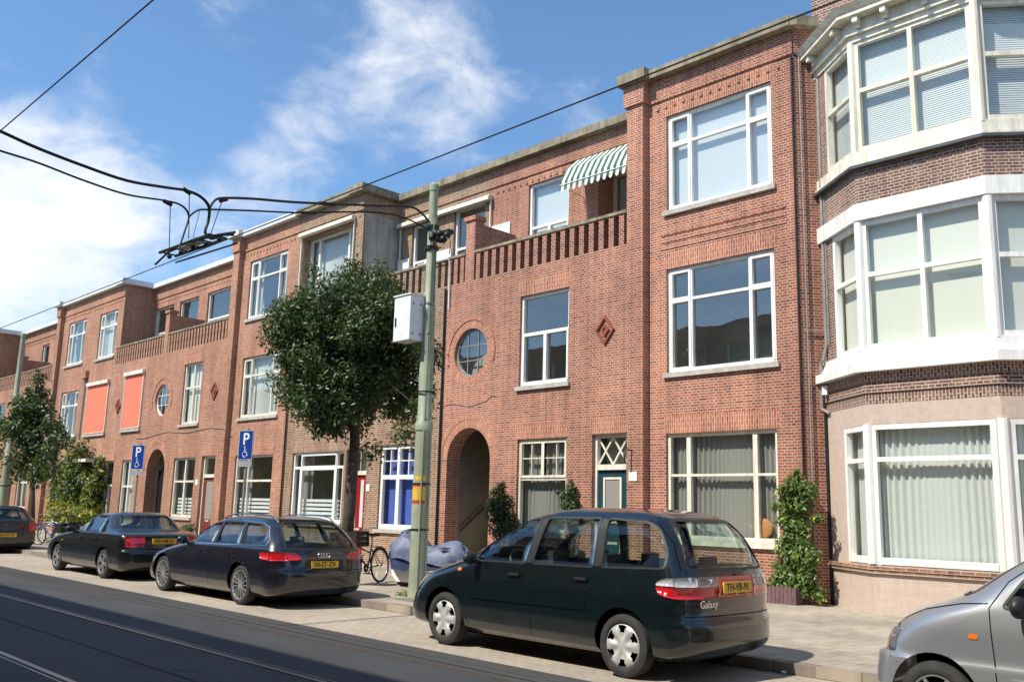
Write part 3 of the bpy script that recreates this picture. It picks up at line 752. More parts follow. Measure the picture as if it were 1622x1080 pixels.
    for a, c in ARCH:
        if x0 < a < x1:
            p = MB(); ya, yb_ = Y0+.45, Y0+4.2
            for X_ in (a, c): p.face([(X_, ya, .1), (X_, yb_, .1), (X_, yb_, 5), (X_, ya, 5)])
            p.face([(a, yb_, .1), (c, yb_, .1), (c, yb_, 5), (a, yb_, 5)]); p.face([(a, ya, 3.76), (c, ya, 3.76), (c, yb_, 5), (a, yb_, 5)])
            p.face([(a, ya, 3.76), (a, yb_, 5), (a, ya, 5)]); 
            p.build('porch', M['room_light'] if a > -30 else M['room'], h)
            st = MB(); st.m = 0
            for k in range(13):
                st.box(a+(.02 if a < -30 else .55), c-.02, Y0+.5+k*.25, Y0+.78+k*.25, .12, .12+(k+1)*.185)
            st.build('stair', M['stone' if a < -30 else 'cream'], h)
            hr = MB(); hr.tube([(a+.08, Y0+.5, 1.1), (a+.08, Y0+3.6, 3.45)], .022, 8); 
            for k in (0.1, .9): hr.tube([(a+.08, Y0+.5+3.1*k, 1.1+2.35*k), (a, Y0+.5+3.1*k, 1.05+2.35*k)], .012, 6)
            hr.build('handrail', M['steel_dark'], h)
            if a < -30:
                dd = MB(); dd.box(a, c, Y0+.5, Y0+.56, .12, 2.9); dd.build('door', M['steel_dark'], h)
                dd = MB(); dd.box(a+.9, a+1.3, Y0+.49, Y0+.5, .9, 2.3); dd.build('door_pane', M['curtain_grey'], h)
    # fix the children's frame: they were modelled in world metres
    for ch in h.children: ch.matrix_parent_inverse = inv
    return h
HR = terrace_house('house', 'red brick terraced house with chamfered corner, striped awning and teal front door', -19.05, -8.60, M['brick_red'], M['soldier_red'],
    holes_back=[(BW[0][0], BW[0][1], 7.72, BW[0][3], .14, 'T', 'blind', 'white'), (-14.95, -13.85, 7.72, 10.5, .7, 'D', 'blind', 'cream')])
HM = terrace_house('house', 'brown brick terraced house behind the big round tree, dark red front door and blue curtains', -27.25, -19.05, M['brick_brown'], M['soldier_brown'], render=True,
    holes_back=[(-22.75, -21.5, 7.72, 10.55, .16, 'T', 'none', 'white'), (-20.7, -19.3, 7.72, 10.65, .16, 'T', 'none', 'white')])
a1, a2, a3 = rectpx(248, 430+50, 272, 530, YB), rectpx(287, 465, 313, 500, YB), rectpx(331, 451, 362, 507, YB)
HL = terrace_house('house', 'rose brick terraced house with orange window screens and dark arched doorway', -46.06, -27.25, M['brick_rose'], M['soldier_red'], cop='coping_white', pitch_=.26,
    holes_back=[(a1[0], a1[1], 7.72, 10.5, .16, 'T', 'none', 'cream'), (a2[0], a2[1], 7.72, 10.5, .16, 'T', 'none', 'cream'), (a3[0], a3[1], 7.72, 10.5, .16, 'T', 'none', 'white')])
HF = terrace_house('house', 'farthest brick terraced house, at the left edge behind the young tree', -78, -46.06, M['brick_rose'], M['soldier_red'], cop='coping_white', pitch_=.26,
    holes_back=[(-57.6, -56.4, 7.72, 10.5, .16, 'T', 'none', 'white'), (-54.6, -53.6, 8.3, 10.5, .16, 'one', 'none', 'white'), (-52.7, -51.6, 7.72, 10.4, .16, 'T', 'none', 'cream')])
def part(h, name, mb, mat, lab=None, **k):
    o = mb.build(name, mat, h, **k); o.matrix_parent_inverse = Matrix.Translation(-h.location)
    if lab: o['label'] = lab
    return o
# chamfered corner of the right house
ch = R(52); cl = .46; c0 = Vector((-8.60, Y1, 0)); c1 = c0+Vector((math.cos(ch), math.sin(ch), 0))*cl; nrm = Vector((math.sin(ch), -math.cos(ch), 0))
b = MB(); A = lambda p, z, d=0: (p.x+nrm.x*d, p.y+nrm.y*d, z)
def chq(z0, z1, d=0): b.face([A(c0, z0, d), A(c1, z0, d), A(c1, z1, d), A(c0, z1, d)], uv=[(-8.6, z0), (-8.6+cl, z0), (-8.6+cl, z1), (-8.6, z1)])
chq(.1, ZC); chq(10.93, ZC, .035); b.face([A(c0, 10.93), A(c1, 10.93), A(c1, 10.93, .035), A(c0, 10.93, .035)])
b.face([(c1.x, c1.y, .1), (c1.x, 25, .1), (c1.x, 25, ZC), (c1.x, c1.y, ZC)])
part(HR, 'corner_wall', b, M['brick_red'])
b = MB(); b.prism([A(c0, ZC, .24), A(c1, ZC, .24), A(c1, ZC, -.2), A(c0, ZC, -.2)], (0, 0, ZT-ZC)); b.prism([(-8.6, Y1-.24, ZC+.002), A(c0, ZC+.002, .24), A(c0, ZC+.002, -.2)], (0, 0, ZT-ZC-.004)); part(HR, 'coping', b, M['coping'])
b = MB()
for z in (7.40, 7.56, 7.72): b.box(-11.9, -8.85, Y1-.016, Y1-.001, z, z+.05)
part(HR, 'string_course', b, M['brick_red'])
# terracotta diamonds
def diamond(h, cx, cz, s=1):
    b = MB()
    for (r1, r2, pr) in ((.34, .27, .05), (.15, .07, .045)):
        for k in range(4):
            p, q = math.pi/2*k, math.pi/2*(k+1)
            ww = [(.82*r*math.cos(t), r*math.sin(t)) for r, t in ((r1, p), (r1, q), (r2, q), (r2, p))]
            b.prism([(cx+u, Y0-pr, cz+v) for u, v in ww], (0, pr+.01, 0))
    b.prism([(cx-.07, Y0-.02, cz), (cx, Y0-.02, cz+.09), (cx+.07, Y0-.02, cz), (cx, Y0-.02, cz-.09)], (0, .03, 0))
    part(h, 'diamond_ornament', b, M['terracotta'])
M['terracotta'] = plain('terracotta', (.24, .065, .04), .8, var=.2, scale=9)
diamond(HR, -13.33, 5.75); diamond(HM, -22.2, 5.75)
for cx in (-32.2, -41.2): diamond(HL, cx, 5.75)
# drain pipes and cables on the facades
def pipe(h, pts, r=.035, mat='tin', name='drain_pipe', n=8): 
    b = MB(); b.tube(pts, r, n); return part(h, name, b, M[mat], smooth=True)
pipe(HR, [(-19.0, Y0-.05, .15), (-19.0, Y0-.05, 7.6)], .03, 'steel_dark')
pipe(HR, [(-18.85, Y0-.04, 7.0), (-18.85, Y0-.06, 8.3), (-18.85, Y0-.1, 8.42), (-20.2, Y0-.1, 8.46)], .022, 'white')
pipe(HL, [(-46.0, Y1-.05, .15), (-46.0, Y1-.05, 7.4)], .035); 
b = MB(); b.box(-46.35, -45.75, Y1-.16, Y1-.002, 7.4, 7.75); part(HL, 'rain_hopper', b, M['brick_rose'])
pipe(HM, [(-27.22, Y1-.05, .15), (-27.22, Y1-.05, 8)], .03, 'steel_dark')
pipe(HR, [(c0.x-.02, Y1-.04, .15), (c0.x-.02, Y1-.04, 10.9)], .022, 'steel_dark')
pipe(HR, [(c0.x+.1, Y1+.05, .15), (c0.x+.1, Y1+.05, 10.85)], .016, 'tin')
zc = 4.35
pts = [Vector((-19.0+2.1*t, Y0-.015, zc+.05*math.sin(t*9)+.12*(t > .9))) for t in [k/12 for k in range(13)]]
pipe(HR, pts, .007, 'tin', 'facade_cable', 6)
pts = [Vector((-39+8*t, Y0-.015, 4.25-.05*math.sin(t*13)+.1*math.sin(t*2.6))) for t in [k/30 for k in range(31)]]
pipe(HL, pts, .013, 'tin', 'facade_cable', 6)
# numbers plates
for h, x, z, w_ in ((HR, -12.5, 2.35, .13), (HM, -22.16, 2.1, .10), (HL, -33.0, 2.3, .12)):
    b = MB(); b.box(x-w_, x+w_-.04, Y0-.02, Y0-.001, z, z+.2); part(h, 'number_plate', b, M['white'])
# lamp bracket by the teal door
pipe(HR, [(-12.55, Y0, 3.0), (-12.6, Y0-.12, 3.02), (-12.62, Y0-.2, 2.9), (-12.6, Y0-.16, 2.72)], .018, 'steel_dark', 'wall_lamp')
# orange screens with cream headboxes
def screen(x0, x1, z0, z1, y, lab):
    t = empty('window_screen', ((x0+x1)/2, y, z0)); tag(t, lab, 'window screen', 'orange screens pulled down over windows')
    q = Matrix.Translation(-t.location)
    b = MB(); b.box(x0+.05, x1-.05, y-.035, y-.030, z0, z1); o = b.build('screen_cloth', M['orange'], t); o.matrix_parent_inverse = q
    b = MB(); b.box(x0-.03, x1+.03, y-.14, y-.002, z1, z1+.16); o = b.build('headbox', M['cream'], t); o.matrix_parent_inverse = q
    b = MB(); b.box(x0, x0+.05, y-.06, y-.002, z0, z1); b.box(x1-.05, x1, y-.06, y-.002, z0, z1); b.box(x0+.05, x1-.05, y-.055, y-.02, z0-.03, z0); o = b.build('guide_rail', M['cream'], t); o.matrix_parent_inverse = q
    b = MB(); b.box(x0-.06, x1+.06, y-.09, y-.001, z0-.17, z0-.07); o = b.build('sill', M['stone'], t); o.matrix_parent_inverse = q
screen(-40.60, -38.66, 4.72, 7.0, Y0, 'narrower orange screen, beside the small round window')
screen(-45.55, -42.98, 4.72, 6.95, Y1, 'wider orange screen, to the left of the other one')
b = MB(); b.box(-45.95, -42.9, Y1-.75, Y1-.002, 3.32, 3.46); o = part(HL, 'door_canopy', b, M['cream'])
# long white awning cassettes on the brown house
def cassette(x0, x1, z, y, lab):
    t = empty('awning_cassette', ((x0+x1)/2, y, z)); tag(t, lab, 'awning', 'rolled-up white awnings')
    q = Matrix.Translation(-t.location); b = MB()
    b.prism([(x0, y-.2, z), (x0, y-.02, z), (x0, y-.02, z+.14), (x0, y-.16, z+.14), (x0, y-.2, z+.09)], (x1-x0, 0, 0)); o = b.build('cassette', M['cream'], t); o.matrix_parent_inverse = q
    b = MB()
    for X_ in (x0+.04, x1-.04): b.bar((X_, y-.05, z), (X_, y-.05, z-1.9), .05, .04)
    o = b.build('guide_rail', M['cream'], t); o.matrix_parent_inverse = q
cassette(-27.05, -23.85, 10.66, Y1, 'rolled-up white awning over the top window, just above the tree')
cassette(-23.30, -18.95, 10.55, YB-.02, 'long rolled-up white awning behind the green pole top')
for q_ in ((-23.4, -22.8, 9.5), (-21.5, -20.75, 9.45)):
    b = MB(); b.box(q_[0], q_[1], YB-.04, YB-.002, 7.7, q_[2]); part(HM, 'white_panel', b, M['white'])
b = MB(); b.box(-19.25, -18.2, YB-.04, YB-.002, 7.7, 9.75); part(HR, 'white_panel', b, M['white'])
# striped awning
def stripemat():
    m, t, b = newmat('awning_stripes'); tcn = t.nodes.new('ShaderNodeTexCoord'); sep = t.nodes.new('ShaderNodeSeparateXYZ'); t.links.new(tcn.outputs['Object'], sep.inputs[0])
    q = t.nodes.new('ShaderNodeMath'); q.operation = 'FRACT'; d = t.nodes.new('ShaderNodeMath'); d.operation = 'DIVIDE'; d.inputs[1].default_value = .20
    t.links.new(sep.outputs[0], d.inputs[0]); t.links.new(d.outputs[0], q.inputs[0])
    c_ = t.nodes.new('ShaderNodeMath'); c_.operation = 'GREATER_THAN'; c_.inputs[1].default_value = .52; t.links.new(q.outputs[0], c_.inputs[0])
    col = mixcol(t, c_.outputs[0], (.80, .82, .78), (.06, .16, .11)); t.links.new(col, b.inputs['Base Color']); b.inputs['Roughness'].default_value = .9
    tl = t.nodes.new('ShaderNodeBsdfTranslucent'); t.links.new(col, tl.inputs[0]); mx = t.nodes.new('ShaderNodeMixShader'); mx.inputs[0].default_value = .3
    t.links.new(b.outputs[0], mx.inputs[1]); t.links.new(tl.outputs[0], mx.inputs[2]); t.links.new(mx.outputs[0], t.nodes['Material Output'].inputs[0]); return m
M['stripe'] = stripemat()
aw = empty('awning', (-13.9, YB, 10.4)); tag(aw, 'green and white striped awning with scalloped edge over the balcony', 'awning')
q = Matrix.Translation(-aw.location); b = MB(); xa, xb = -15.45, -12.82; prof = [(YB-.03, 10.88), (YB-.32, 10.76), (YB-.68, 10.42), (YB-.90, 10.02), (YB-.95, 9.82)]
n = 60
for i in range(n):
    u0, u1 = xa+(xb-xa)*i/n, xa+(xb-xa)*(i+1)/n
    for k in range(len(prof)-1):
        (y0_, z0_), (y1_, z1_) = prof[k], prof[k+1]
        za = z1_; zb_ = z1_
        if k == len(prof)-2:
            za = z1_-.13*abs(math.sin((u0-xa)/.2*math.pi)); zb_ = z1_-.13*abs(math.sin((u1-xa)/.2*math.pi))
        b.face([(u0, y0_, z0_), (u1, y0_, z0_), (u1, y1_, zb_), (u0, y1_, za)])
for X_ in (xa, xb): b.face([(X_, YB-.02, 10.88), (X_, YB-.32, 10.76), (X_, YB-.68, 10.42), (X_, YB-.90, 10.02), (X_, YB-.95, 9.82), (X_, YB-.55, 9.98), (X_, YB-.02, 10.3)])
o = b.build('awning_cloth', M['stripe'], aw); o.matrix_parent_inverse = q
b = MB(); b.tube([(xa, YB-.02, 9.85), (xa, YB-.93, 9.90), (xb, YB-.93, 9.90), (xb, YB-.02, 9.85)], .015, 6); o = b.build('awning_frame', M['white'], aw); o.matrix_parent_inverse = q

# ------------------------------------------------------------------ bay-windowed house at the right
plan = [Vector((-8.33, 16.46, 0)), Vector((-7.13, 15.53, 0)), Vector((-4.95, 15.53, 0)), Vector((-3.75, 16.46, 0)), Vector((6, 16.46, 0))]
def offs(d):
    r_ = []
    for i, p in enumerate(plan):
        ns = []
        if i: e = (plan[i]-plan[i-1]).normalized(); ns.append(Vector((e.y, -e.x, 0)))
        if i < len(plan)-1: e = (plan[i+1]-plan[i]).normalized(); ns.append(Vector((e.y, -e.x, 0)))
        if len(ns) == 1: r_.append(p+ns[0]*d)
        else:
            m_ = (ns[0]+ns[1]).normalized(); r_.append(p+m_*(d/m_.dot(ns[0])))
    return r_
HB = empty('house', (-6, 16.4, .12)); tag(HB, 'dark brick house with white three-storey bay window and pink ground floor', 'house')
qB = Matrix.Translation(-HB.location)
def band(b, d, z0, z1, n=4, swap=False, d2=None, inner=-.25):
    o0 = offs(d)[:n]; o1 = offs(d if d2 is None else d2)[:n]; ii = offs(inner)[:n]; L = 0
    for k in range(n-1):
        p, q_, p1, q1 = o0[k], o0[k+1], o1[k], o1[k+1]; l = (q_-p).length
        b.face([(p.x, p.y, z0), (q_.x, q_.y, z0), (q1.x, q1.y, z1), (p1.x, p1.y, z1)], uv=[(L, z0), (L+l, z0), (L+l, z1), (L, z1)], swap=swap)
        b.face([(ii[k].x, ii[k].y, z0), (ii[k+1].x, ii[k+1].y, z0), (q_.x, q_.y, z0), (p.x, p.y, z0)]); b.face([(p1.x, p1.y, z1), (q1.x, q1.y, z1), (ii[k+1].x, ii[k+1].y, z1), (ii[k].x, ii[k].y, z1)])
        L += l
    for k, s_ in ((0, 1), (n-1, -1)):
        f = [(ii[k].x, ii[k].y, z0), (o0[k].x, o0[k].y, z0), (o1[k].x, o1[k].y, z1), (ii[k].x, ii[k].y, z1)]; b.face(f[::s_])
def facet(k):
    p, q_ = plan[k], plan[k+1]; e = (q_-p).normalized(); n_ = Vector((-e.y, e.x, 0))
    return Matrix(((e.x, n_.x, 0, p.x), (e.y, n_.y, 0, p.y), (0, 0, 1, 0), (0, 0, 0, 1))), (q_-p).length
LV = [(.93, 3.27), (4.56, 6.93), (8.20, 10.40)]
for k in range(4):
    Fm, L = facet(k); pink, dk = MB(), MB()
    if k == 0: wr = [(.66, L-.06), (.50, L-.05), (.42, L-.05)]
    elif k == 1: wr = [(.06, L-.10)]+[(.05, L-.05)]*2
    elif k == 2: wr = [(.10, L-.6), (.05, L-.5), (.05, L-.45)]
    else: wr = []
    wallface(pink, 0, L, .1, 3.62, 0, [('r', a, c, *LV[0]) for a, c in wr[:1]])
    if k < 3:
        wallface(dk, 0, L, 4.5, 7.0, 0, [('r', a, c, LV[1][0]-.04, LV[1][1]) for a, c in wr[1:2]]); wallface(dk, 0, L, 7.26, 8.0, 0, []); wallface(dk, 0, L, 8.0, 10.5, 0, [('r', a, c, 8.1, 10.45) for a, c in wr[2:3]])
    else: wallface(dk, 0, L, 4.1, 13.0, 0, [])
    o = pink.build('plaster_wall', M['pink'], HB); o.matrix_parent_inverse = qB@Fm
    o = dk.build('wall', M['brick_dark'], HB); o.matrix_parent_inverse = qB@Fm
    for i, (a, c) in enumerate(wr):
        st = [('X1', 'pleat', 'white', .745), ('X1', 'blind_cream', 'white', .575), ('X1', 'venetian' , 'cream', .55)][i]
        if k == 1 and i: stl = 'grid'
        else: stl = 'hb'
        o = window(HB, a, c, LV[i][0], LV[i][1], 0, 'one', st[1], st[2], sill=False, rv=.08, bw=.09, seed=40+k*3+i, rx=-.01, glassm='glass')
        o.matrix_parent_inverse = qB@Fm
        bb = MB(); zt = LV[i][0]+(LV[i][1]-LV[i][0])*st[3]; bb.box(a+.09, c-.09, .0, .09, zt-.04, zt+.04)
        if stl == 'grid': bb.box((a+c)/2-.04, (a+c)/2+.04, -.005, .095, LV[i][0]+.09, LV[i][1]-.09)
        if i == 2:
            vv = MB(); vv.box(a+.1, c-.1, .2, .204, zt+.02, LV[2][1]-.35); vv.build('blind', M['blind'], o)
        bb.build('glazing_bar', M[st[2]], o)
ww, cc, bk_, dk = MB(), MB(), MB(), MB()
# corner posts
for i, (z0, z1) in enumerate(LV):
    for k in (1, 2):
        p = plan[k]; o_ = offs(.02)[k]; t_ = ww if i < 2 else cc; r_ = .085 if i < 2 else .075
        t_.tube([(p.x, p.y+.03, z0), (p.x, p.y+.03, z1)], r_, 10)
band(bk_, .0, 3.62, 3.82, 5, swap=True); band(bk_, .03, 3.82, 4.0, 5); band(bk_, .06, 4.0, 4.17, 5, swap=True)
band(ww, .20, 4.17, 4.33); band(ww, .12, 4.33, 4.44, d2=.06); band(ww, .05, 4.44, 4.58)
band(ww, .07, 6.93, 7.24); band(bk_, .002, 7.25, 7.9)
band(dk, .12, 7.90, 7.955); band(cc, .07, 7.955, 8.02); band(cc, .04, 8.02, 8.22)
band(cc, .03, 10.38, 10.50); band(cc, .10, 10.50, 10.55); band(cc, .06, 10.55, 10.78); band(cc, .30, 10.78, 10.86); band(cc, .32, 10.86, 10.96, d2=.40)
for k in range(3):
    Fm, L = facet(k); bb = MB()
    for s_ in ((.25, L-.22) if k != 1 else (.22, L/2-.35, L/2+.35, L-.22)):
        bb = MB(); bb.box(s_-.05, s_+.05, -.26, -.05, 10.66, 10.77); bb.box(s_-.04, s_+.04, -.16, -.05, 10.58, 10.66)
        o = bb.build('cornice_bracket', M['cream'], HB); o.matrix_parent_inverse = qB@Fm
for m_, n_, mt_ in ((ww, 'white_band', 'white'), (cc, 'cream_cornice', 'cream'), (bk_, 'brick_band', 'brick_dark'), (dk, 'lead_ledge', 'lead')):
    o = m_.build(n_, M[mt_], HB); o.matrix_parent_inverse = qB
b = MB(); band(b, .07, .84, .90, 4); band(b, .05, .78, .84, 4, d2=.05); o = b.build('brick_sill', M['soldier_brown'], HB); o.matrix_parent_inverse = qB
b = MB(); b.face([(-8.33, 16.46, 10.9), (6, 16.46, 10.9), (6, 16.46, 13.0), (-8.33, 16.46, 13.0)]); b.face([(-8.33, 16.46, ZC-.5), (-8.33, 26, ZC-.5), (-8.33, 26, 13), (-8.33, 16.46, 13)][::-1]); b.face([(-8.33, 16.46, 4.1), (-3.7, 16.46, 4.1), (-3.7, 16.46, 10.9), (-8.33, 16.46, 10.9)])
o = b.build('wall', M['brick_dark'], HB); o.matrix_parent_inverse = qB
b = MB(); b.box(-8.5, 6, 16.2, 16.9, 12.98, 13.3); b.face([(-8.3, 16.6, 13.0), (6, 16.6, 13.0), (6, 26, 13.1), (-8.3, 26, 13.1)]); o = b.build('gutter', M['lead'], HB); o.matrix_parent_inverse = qB
b = MB(); b.tube([(-8.22, 16.36, 10.4), (-8.22, 16.34, 7.6), (-8.22, 16.34, 4.9), (-8.28, 16.3, 4.62), (-8.36, 16.36, 4.55), (-8.38, 16.38, 3.7), (-8.25, 16.36, 3.62), (-8.2, 16.34, 3.6)], .035, 8); b.tube([(-8.14, 16.3, 7.8), (-8.14, 16.28, 4.9)], .022, 6); b.tube([(-8.36, 16.42, 8.4), (-8.6, 16.1, 8.4)], .012, 5); b.tube([(-8.3, 16.42, 5.2), (-8.55, 16.1, 5.2)], .012, 5)
o = b.build('drain_pipe', M['tin'], HB, smooth=True); o.matrix_parent_inverse = qB
b = MB(); b.tube([(-8.33, 16.42, .12), (-8.33, 16.42, 3.6)], .03, 8); o = b.build('rain_pipe', M['steel_dark'], HB, smooth=True); o.matrix_parent_inverse = qB
b = MB(); b.box(-8.3, -8.2, 16.25, 16.37, 3.95, 4.12); o = b.build('junction_box', M['white'], HB); o.matrix_parent_inverse = qB

# ------------------------------------------------------------------ the row across the street, behind the viewer: it casts the shadow and shows in the glass
def opposite(x0, x1, H, mat, lab, chim):
    h = empty('house', ((x0+x1)/2, -2.0, .12)); tag(h, lab, 'house', 'houses across the street'); q = Matrix.Translation(-h.location)
    b = MB(); ops = []; n = int((x1-x0)/3.1); p_ = (x1-x0)/n
    for k in range(n):
        for z0_, z1_ in ((.9, 2.8), (3.9, 6.0), (7.0, 9.1)): ops.append(('r', x0+p_*k+.6, x0+p_*(k+1)-.6, z0_, z1_))
    b2 = MB(); wallface(b2, x0, x1, .1, H, 0, ops)
    b2.v = [(v[0], -2.0-v[1], v[2]) for v in b2.v]; o = b2.build('wall', mat, h); o.matrix_parent_inverse = q
    b = MB(); b.box(x0, x1, -12, -2.4, H-.3, H-.02); b.box(x0, x1, -12, -11.8, 0, H-.3); o = b.build('roof', M['lead'], h); o.matrix_parent_inverse = q
    g = MB(); f = MB(); 
    for o_ in ops:
        g.face([(o_[2], -2.14, o_[3]), (o_[1], -2.14, o_[3]), (o_[1], -2.14, o_[4]), (o_[2], -2.14, o_[4])])
        X_ = (o_[1]+o_[2])/2; zt = o_[3]+(o_[4]-o_[3])*.65; f.box(X_-.04, X_+.04, -2.13, -2.06, o_[3], o_[4]); f.box(o_[1], o_[2], -2.13, -2.07, zt-.04, zt+.04)
        for a in (o_[1], o_[2]-.08): f.box(a, a+.08, -2.13, -2.05, o_[3], o_[4])
    o = f.build('window', M['white'], h); o.matrix_parent_inverse = q
    g.build('pane', M['darkglass'], o)
    for cx in chim:
        b = MB(); b.box(cx-.45, cx+.45, -8.4, -7.5, H-.3, H+1.6); b.box(cx-.5, cx+.5, -8.45, -7.45, H+1.6, H+1.72); o = b.build('chimney', mat, h); o.matrix_parent_inverse = q
M['darkglass'] = plain('dark_glass', (.03, .035, .04), .05, var=.1)
opposite(-95, -36, 10.05, M['brick_brown'], 'long brown house row opposite, seen only in reflections', (-85, -70, -60, -47))
opposite(-36, -9, 10.05, M['brick_dark'], 'dark brick house opposite with a chimney, seen only in reflections', (-31, -22, -13.5))
opposite(-9, 24, 10.05, M['brick_brown'], 'brown house opposite right behind the viewer', (-5, 4, 13))
# ------------------------------------------------------------------ cars
def pchip(P):
    """monotone cubic through points given as (x, z), returned as x(z)"""
    P = sorted(P, key=lambda q: q[1]); z = np.array([q[1] for q in P], float); x = np.array([q[0] for q in P], float)
    h = np.diff(z); d = np.diff(x)/h; m = np.zeros(len(x)); m[0] = d[0]; m[-1] = d[-1]
    for i in range(1, len(x)-1):
        if d[i-1]*d[i] > 0:
            w1, w2 = 2*h[i]+h[i-1], h[i]+2*h[i-1]; m[i] = (w1+w2)/(w1/d[i-1]+w2/d[i])
    def f(q):
        q = min(max(q, z[0]), z[-1]); i = min(int(np.searchsorted(z, q, side='right')-1), len(z)-2)
        t = (q-z[i])/h[i]
        return float((2*t**3-3*t*t+1)*x[i]+(t**3-2*t*t+t)*h[i]*m[i]+(-2*t**3+3*t*t)*x[i+1]+(t**3-t*t)*h[i]*m[i+1])
    return f
GLASSCAR = glass('car_glass', (.84, .90, .88), 1.55); GLASSDARK = glass('car_glass_tinted', (.32, .36, .36), 1.7)
M['tyre'] = plain('tyre_rubber', (.028, .027, .026), .85, var=.35, scale=9, bump=.2)
M['blacktrim'] = plain('black_trim', (.018, .018, .019), .5, var=.2)
M['interior'] = plain('car_interior', (.045, .045, .048), .8, var=.2)
M['under'] = plain('car_underside', (.008, .008, .008), .95, spec=.1)
M['alloy'] = plain('alloy', (.55, .55, .56), .32, metal=.75, var=.12, scale=5)
M['hubcap'] = plain('hubcap', (.50, .50, .49), .42, metal=.3, var=.14, scale=8)
M['redlens'] = plain('red_lens', (.52, .008, .010), .12, var=.12, coat=1, scale=14)
M['clearlens'] = plain('clear_lens', (.42, .42, .42), .1, var=.35, scale=14, coat=1)
M['headlens'] = plain('headlamp_glass', (.10, .11, .13), .08, var=.3, scale=20, coat=1)
M['darklens'] = plain('smoked_lens', (.16, .13, .12), .1, var=.3, scale=14, coat=1)
M['amber'] = plain('amber_lens', (.75, .17, .02), .2, var=.1, coat=1)
M['chrome'] = plain('chrome', (.6, .6, .6), .15, metal=1, var=.05)
M['plate'] = plain('yellow_plate', (.75, .42, .03), .4, var=.06)
M['ink'] = plain('plate_ink', (.01, .01, .01), .5)
class Body:
    def __init__(s, sp):
        s.sp = sp; s.xf = pchip(sp['front']); s.xr = pchip(sp['rear']); s.W = pchip(sp['half']); s.Lf = pchip(sp['cf']); s.Lr = pchip(sp['cr'])
        z0, z1 = sp['front'][0][1], sp['half'][-1][1]
        zs = [z0]; z = z0; fine = 1200
        acc = 0; pf, pr, pw = s.xf(z0), s.xr(z0), s.W(z0)
        for i in range(1, fine+1):
            z = z0+(z1-z0)*i/fine; a, b_, c = s.xf(z), s.xr(z), s.W(z)
            acc += (z1-z0)/fine+.35*abs(a-pf)+.35*abs(b_-pr)+.6*abs(c-pw); pf, pr, pw = a, b_, c
            if acc > .034: zs.append(z); acc = 0
        if zs[-1] < z1: zs.append(z1)
        s.zs = zs; rows = []
        nc, ns = 16, 26
        for z in zs:
            xf, xr, W_, Lf, Lr = s.xf(z), s.xr(z), s.W(z), s.Lf(z), s.Lr(z); half = []; Lf = min(Lf, .46*(xr-xf)); Lr = min(Lr, .46*(xr-xf))
            pe = sp.get('pexp', 2.7)
            for k in range(nc+1):       # front centre to front corner
                t = k/nc*math.pi/2; y = W_*math.sin(t)**(2/pe); x = xf+Lf*(1-math.cos(t)**(2/pe)); half.append((x, y))
            for k in range(1, ns):
                u = k/ns; x = xf+Lf+(xr-Lr-xf-Lf)*u; half.append((x, W_*(1-sp.get('bar', .012)*(2*u-1)**2+sp.get('bar', .012))))
            for k in range(nc+1):
                t = (1-k/nc)*math.pi/2; y = W_*math.sin(t)**(2/pe); x = xr-Lr*(1-math.cos(t)**(2/pe)); half.append((x, y))
            rows.append([(x, -y, z) for x, y in half]+[(x, y, z) for x, y in half[-2:0:-1]])
        V = [p for r in rows for p in r]; n = len(rows[0]); F = []
        for j in range(len(rows)-1):
            for k in range(n):
                k2 = (k+1) % n; F.append((j*n+k, j*n+k2, (j+1)*n+k2, (j+1)*n+k))
        # caps, filled as strips between the two sides
        def cap(j, flip):
            m = n//2
            for k in range(m):
                a, b_, c, d = j*n+k, j*n+(k+1), j*n+((n-k-1) % n), j*n+((n-k) % n)
                q = [a, b_, c, d]; q = [e for i, e in enumerate(q) if e not in q[:i]]
                if len(q) > 2: F.append(tuple(q if flip else q[::-1]))
        cap(0, False); cap(len(rows)-1, True)
        me = bpy.data.meshes.new('body'); me.from_pydata(V, [], F)
        bm = bmesh.new(); bm.from_mesh(me); bmesh.ops.recalc_face_normals(bm, faces=bm.faces); bm.to_mesh(me); 
        s.bvh = BVHTree.FromBMesh(bm); bm.free(); s.me = me
    def hit(s, side, a, b):
        """side 'L' near side (-y): a=x,b=z; 'F' front, 'R' rear: a=y,b=z; 'T' top: a=x,b=y"""
        o, d = {'L': ((a, -3, b), (0, 1, 0)), 'N': ((a, 3, b), (0, -1, 0)), 'F': ((-3, a, b), (1, 0, 0)), 'R': ((9, a, b), (-1, 0, 0)), 'T': ((a, b, 4), (0, 0, -1))}[side]
        h = s.bvh.ray_cast(Vector(o), Vector(d))
        return (h[0], h[1], Vector(d)) if h[0] is not None else (None, None, None)
    def patch(s, side, poly, off=.004, thick=.012, step=.07, mb=None):
        """thin shell with this outline lying on the bodywork"""
        P = [Vector((p[0], p[1])) for p in poly]; B = []
        for i in range(len(P)):
            a, b = P[i], P[(i+1) % len(P)]; k = max(1, int((b-a).length/step))
            for j in range(k): B.append(a.lerp(b, j/k))
        n = len(B); xs = [p.x for p in B]; ys = [p.y for p in B]; I = []
        def inside(q):
            c = False
            for i in range(n):
                a, b = B[i], B[(i+1) % n]
                if (a.y > q.y) != (b.y > q.y) and q.x < (b.x-a.x)*(q.y-a.y)/(b.y-a.y)+a.x: c = not c
            return c
        x = min(xs)+step/2
        while x < max(xs):
            y = min(ys)+step/2
            while y < max(ys):
                q = Vector((x, y))
                if inside(q) and min((q-e).length for e in B) > step*.4: I.append(q)
                y += step
            x += step
        vo, ed, fc, _, _, _ = geometry.delaunay_2d_cdt(B+I, [(i, (i+1) % n) for i in range(n)], [], 1, 1e-5)
        top = []; bot = []; last = None
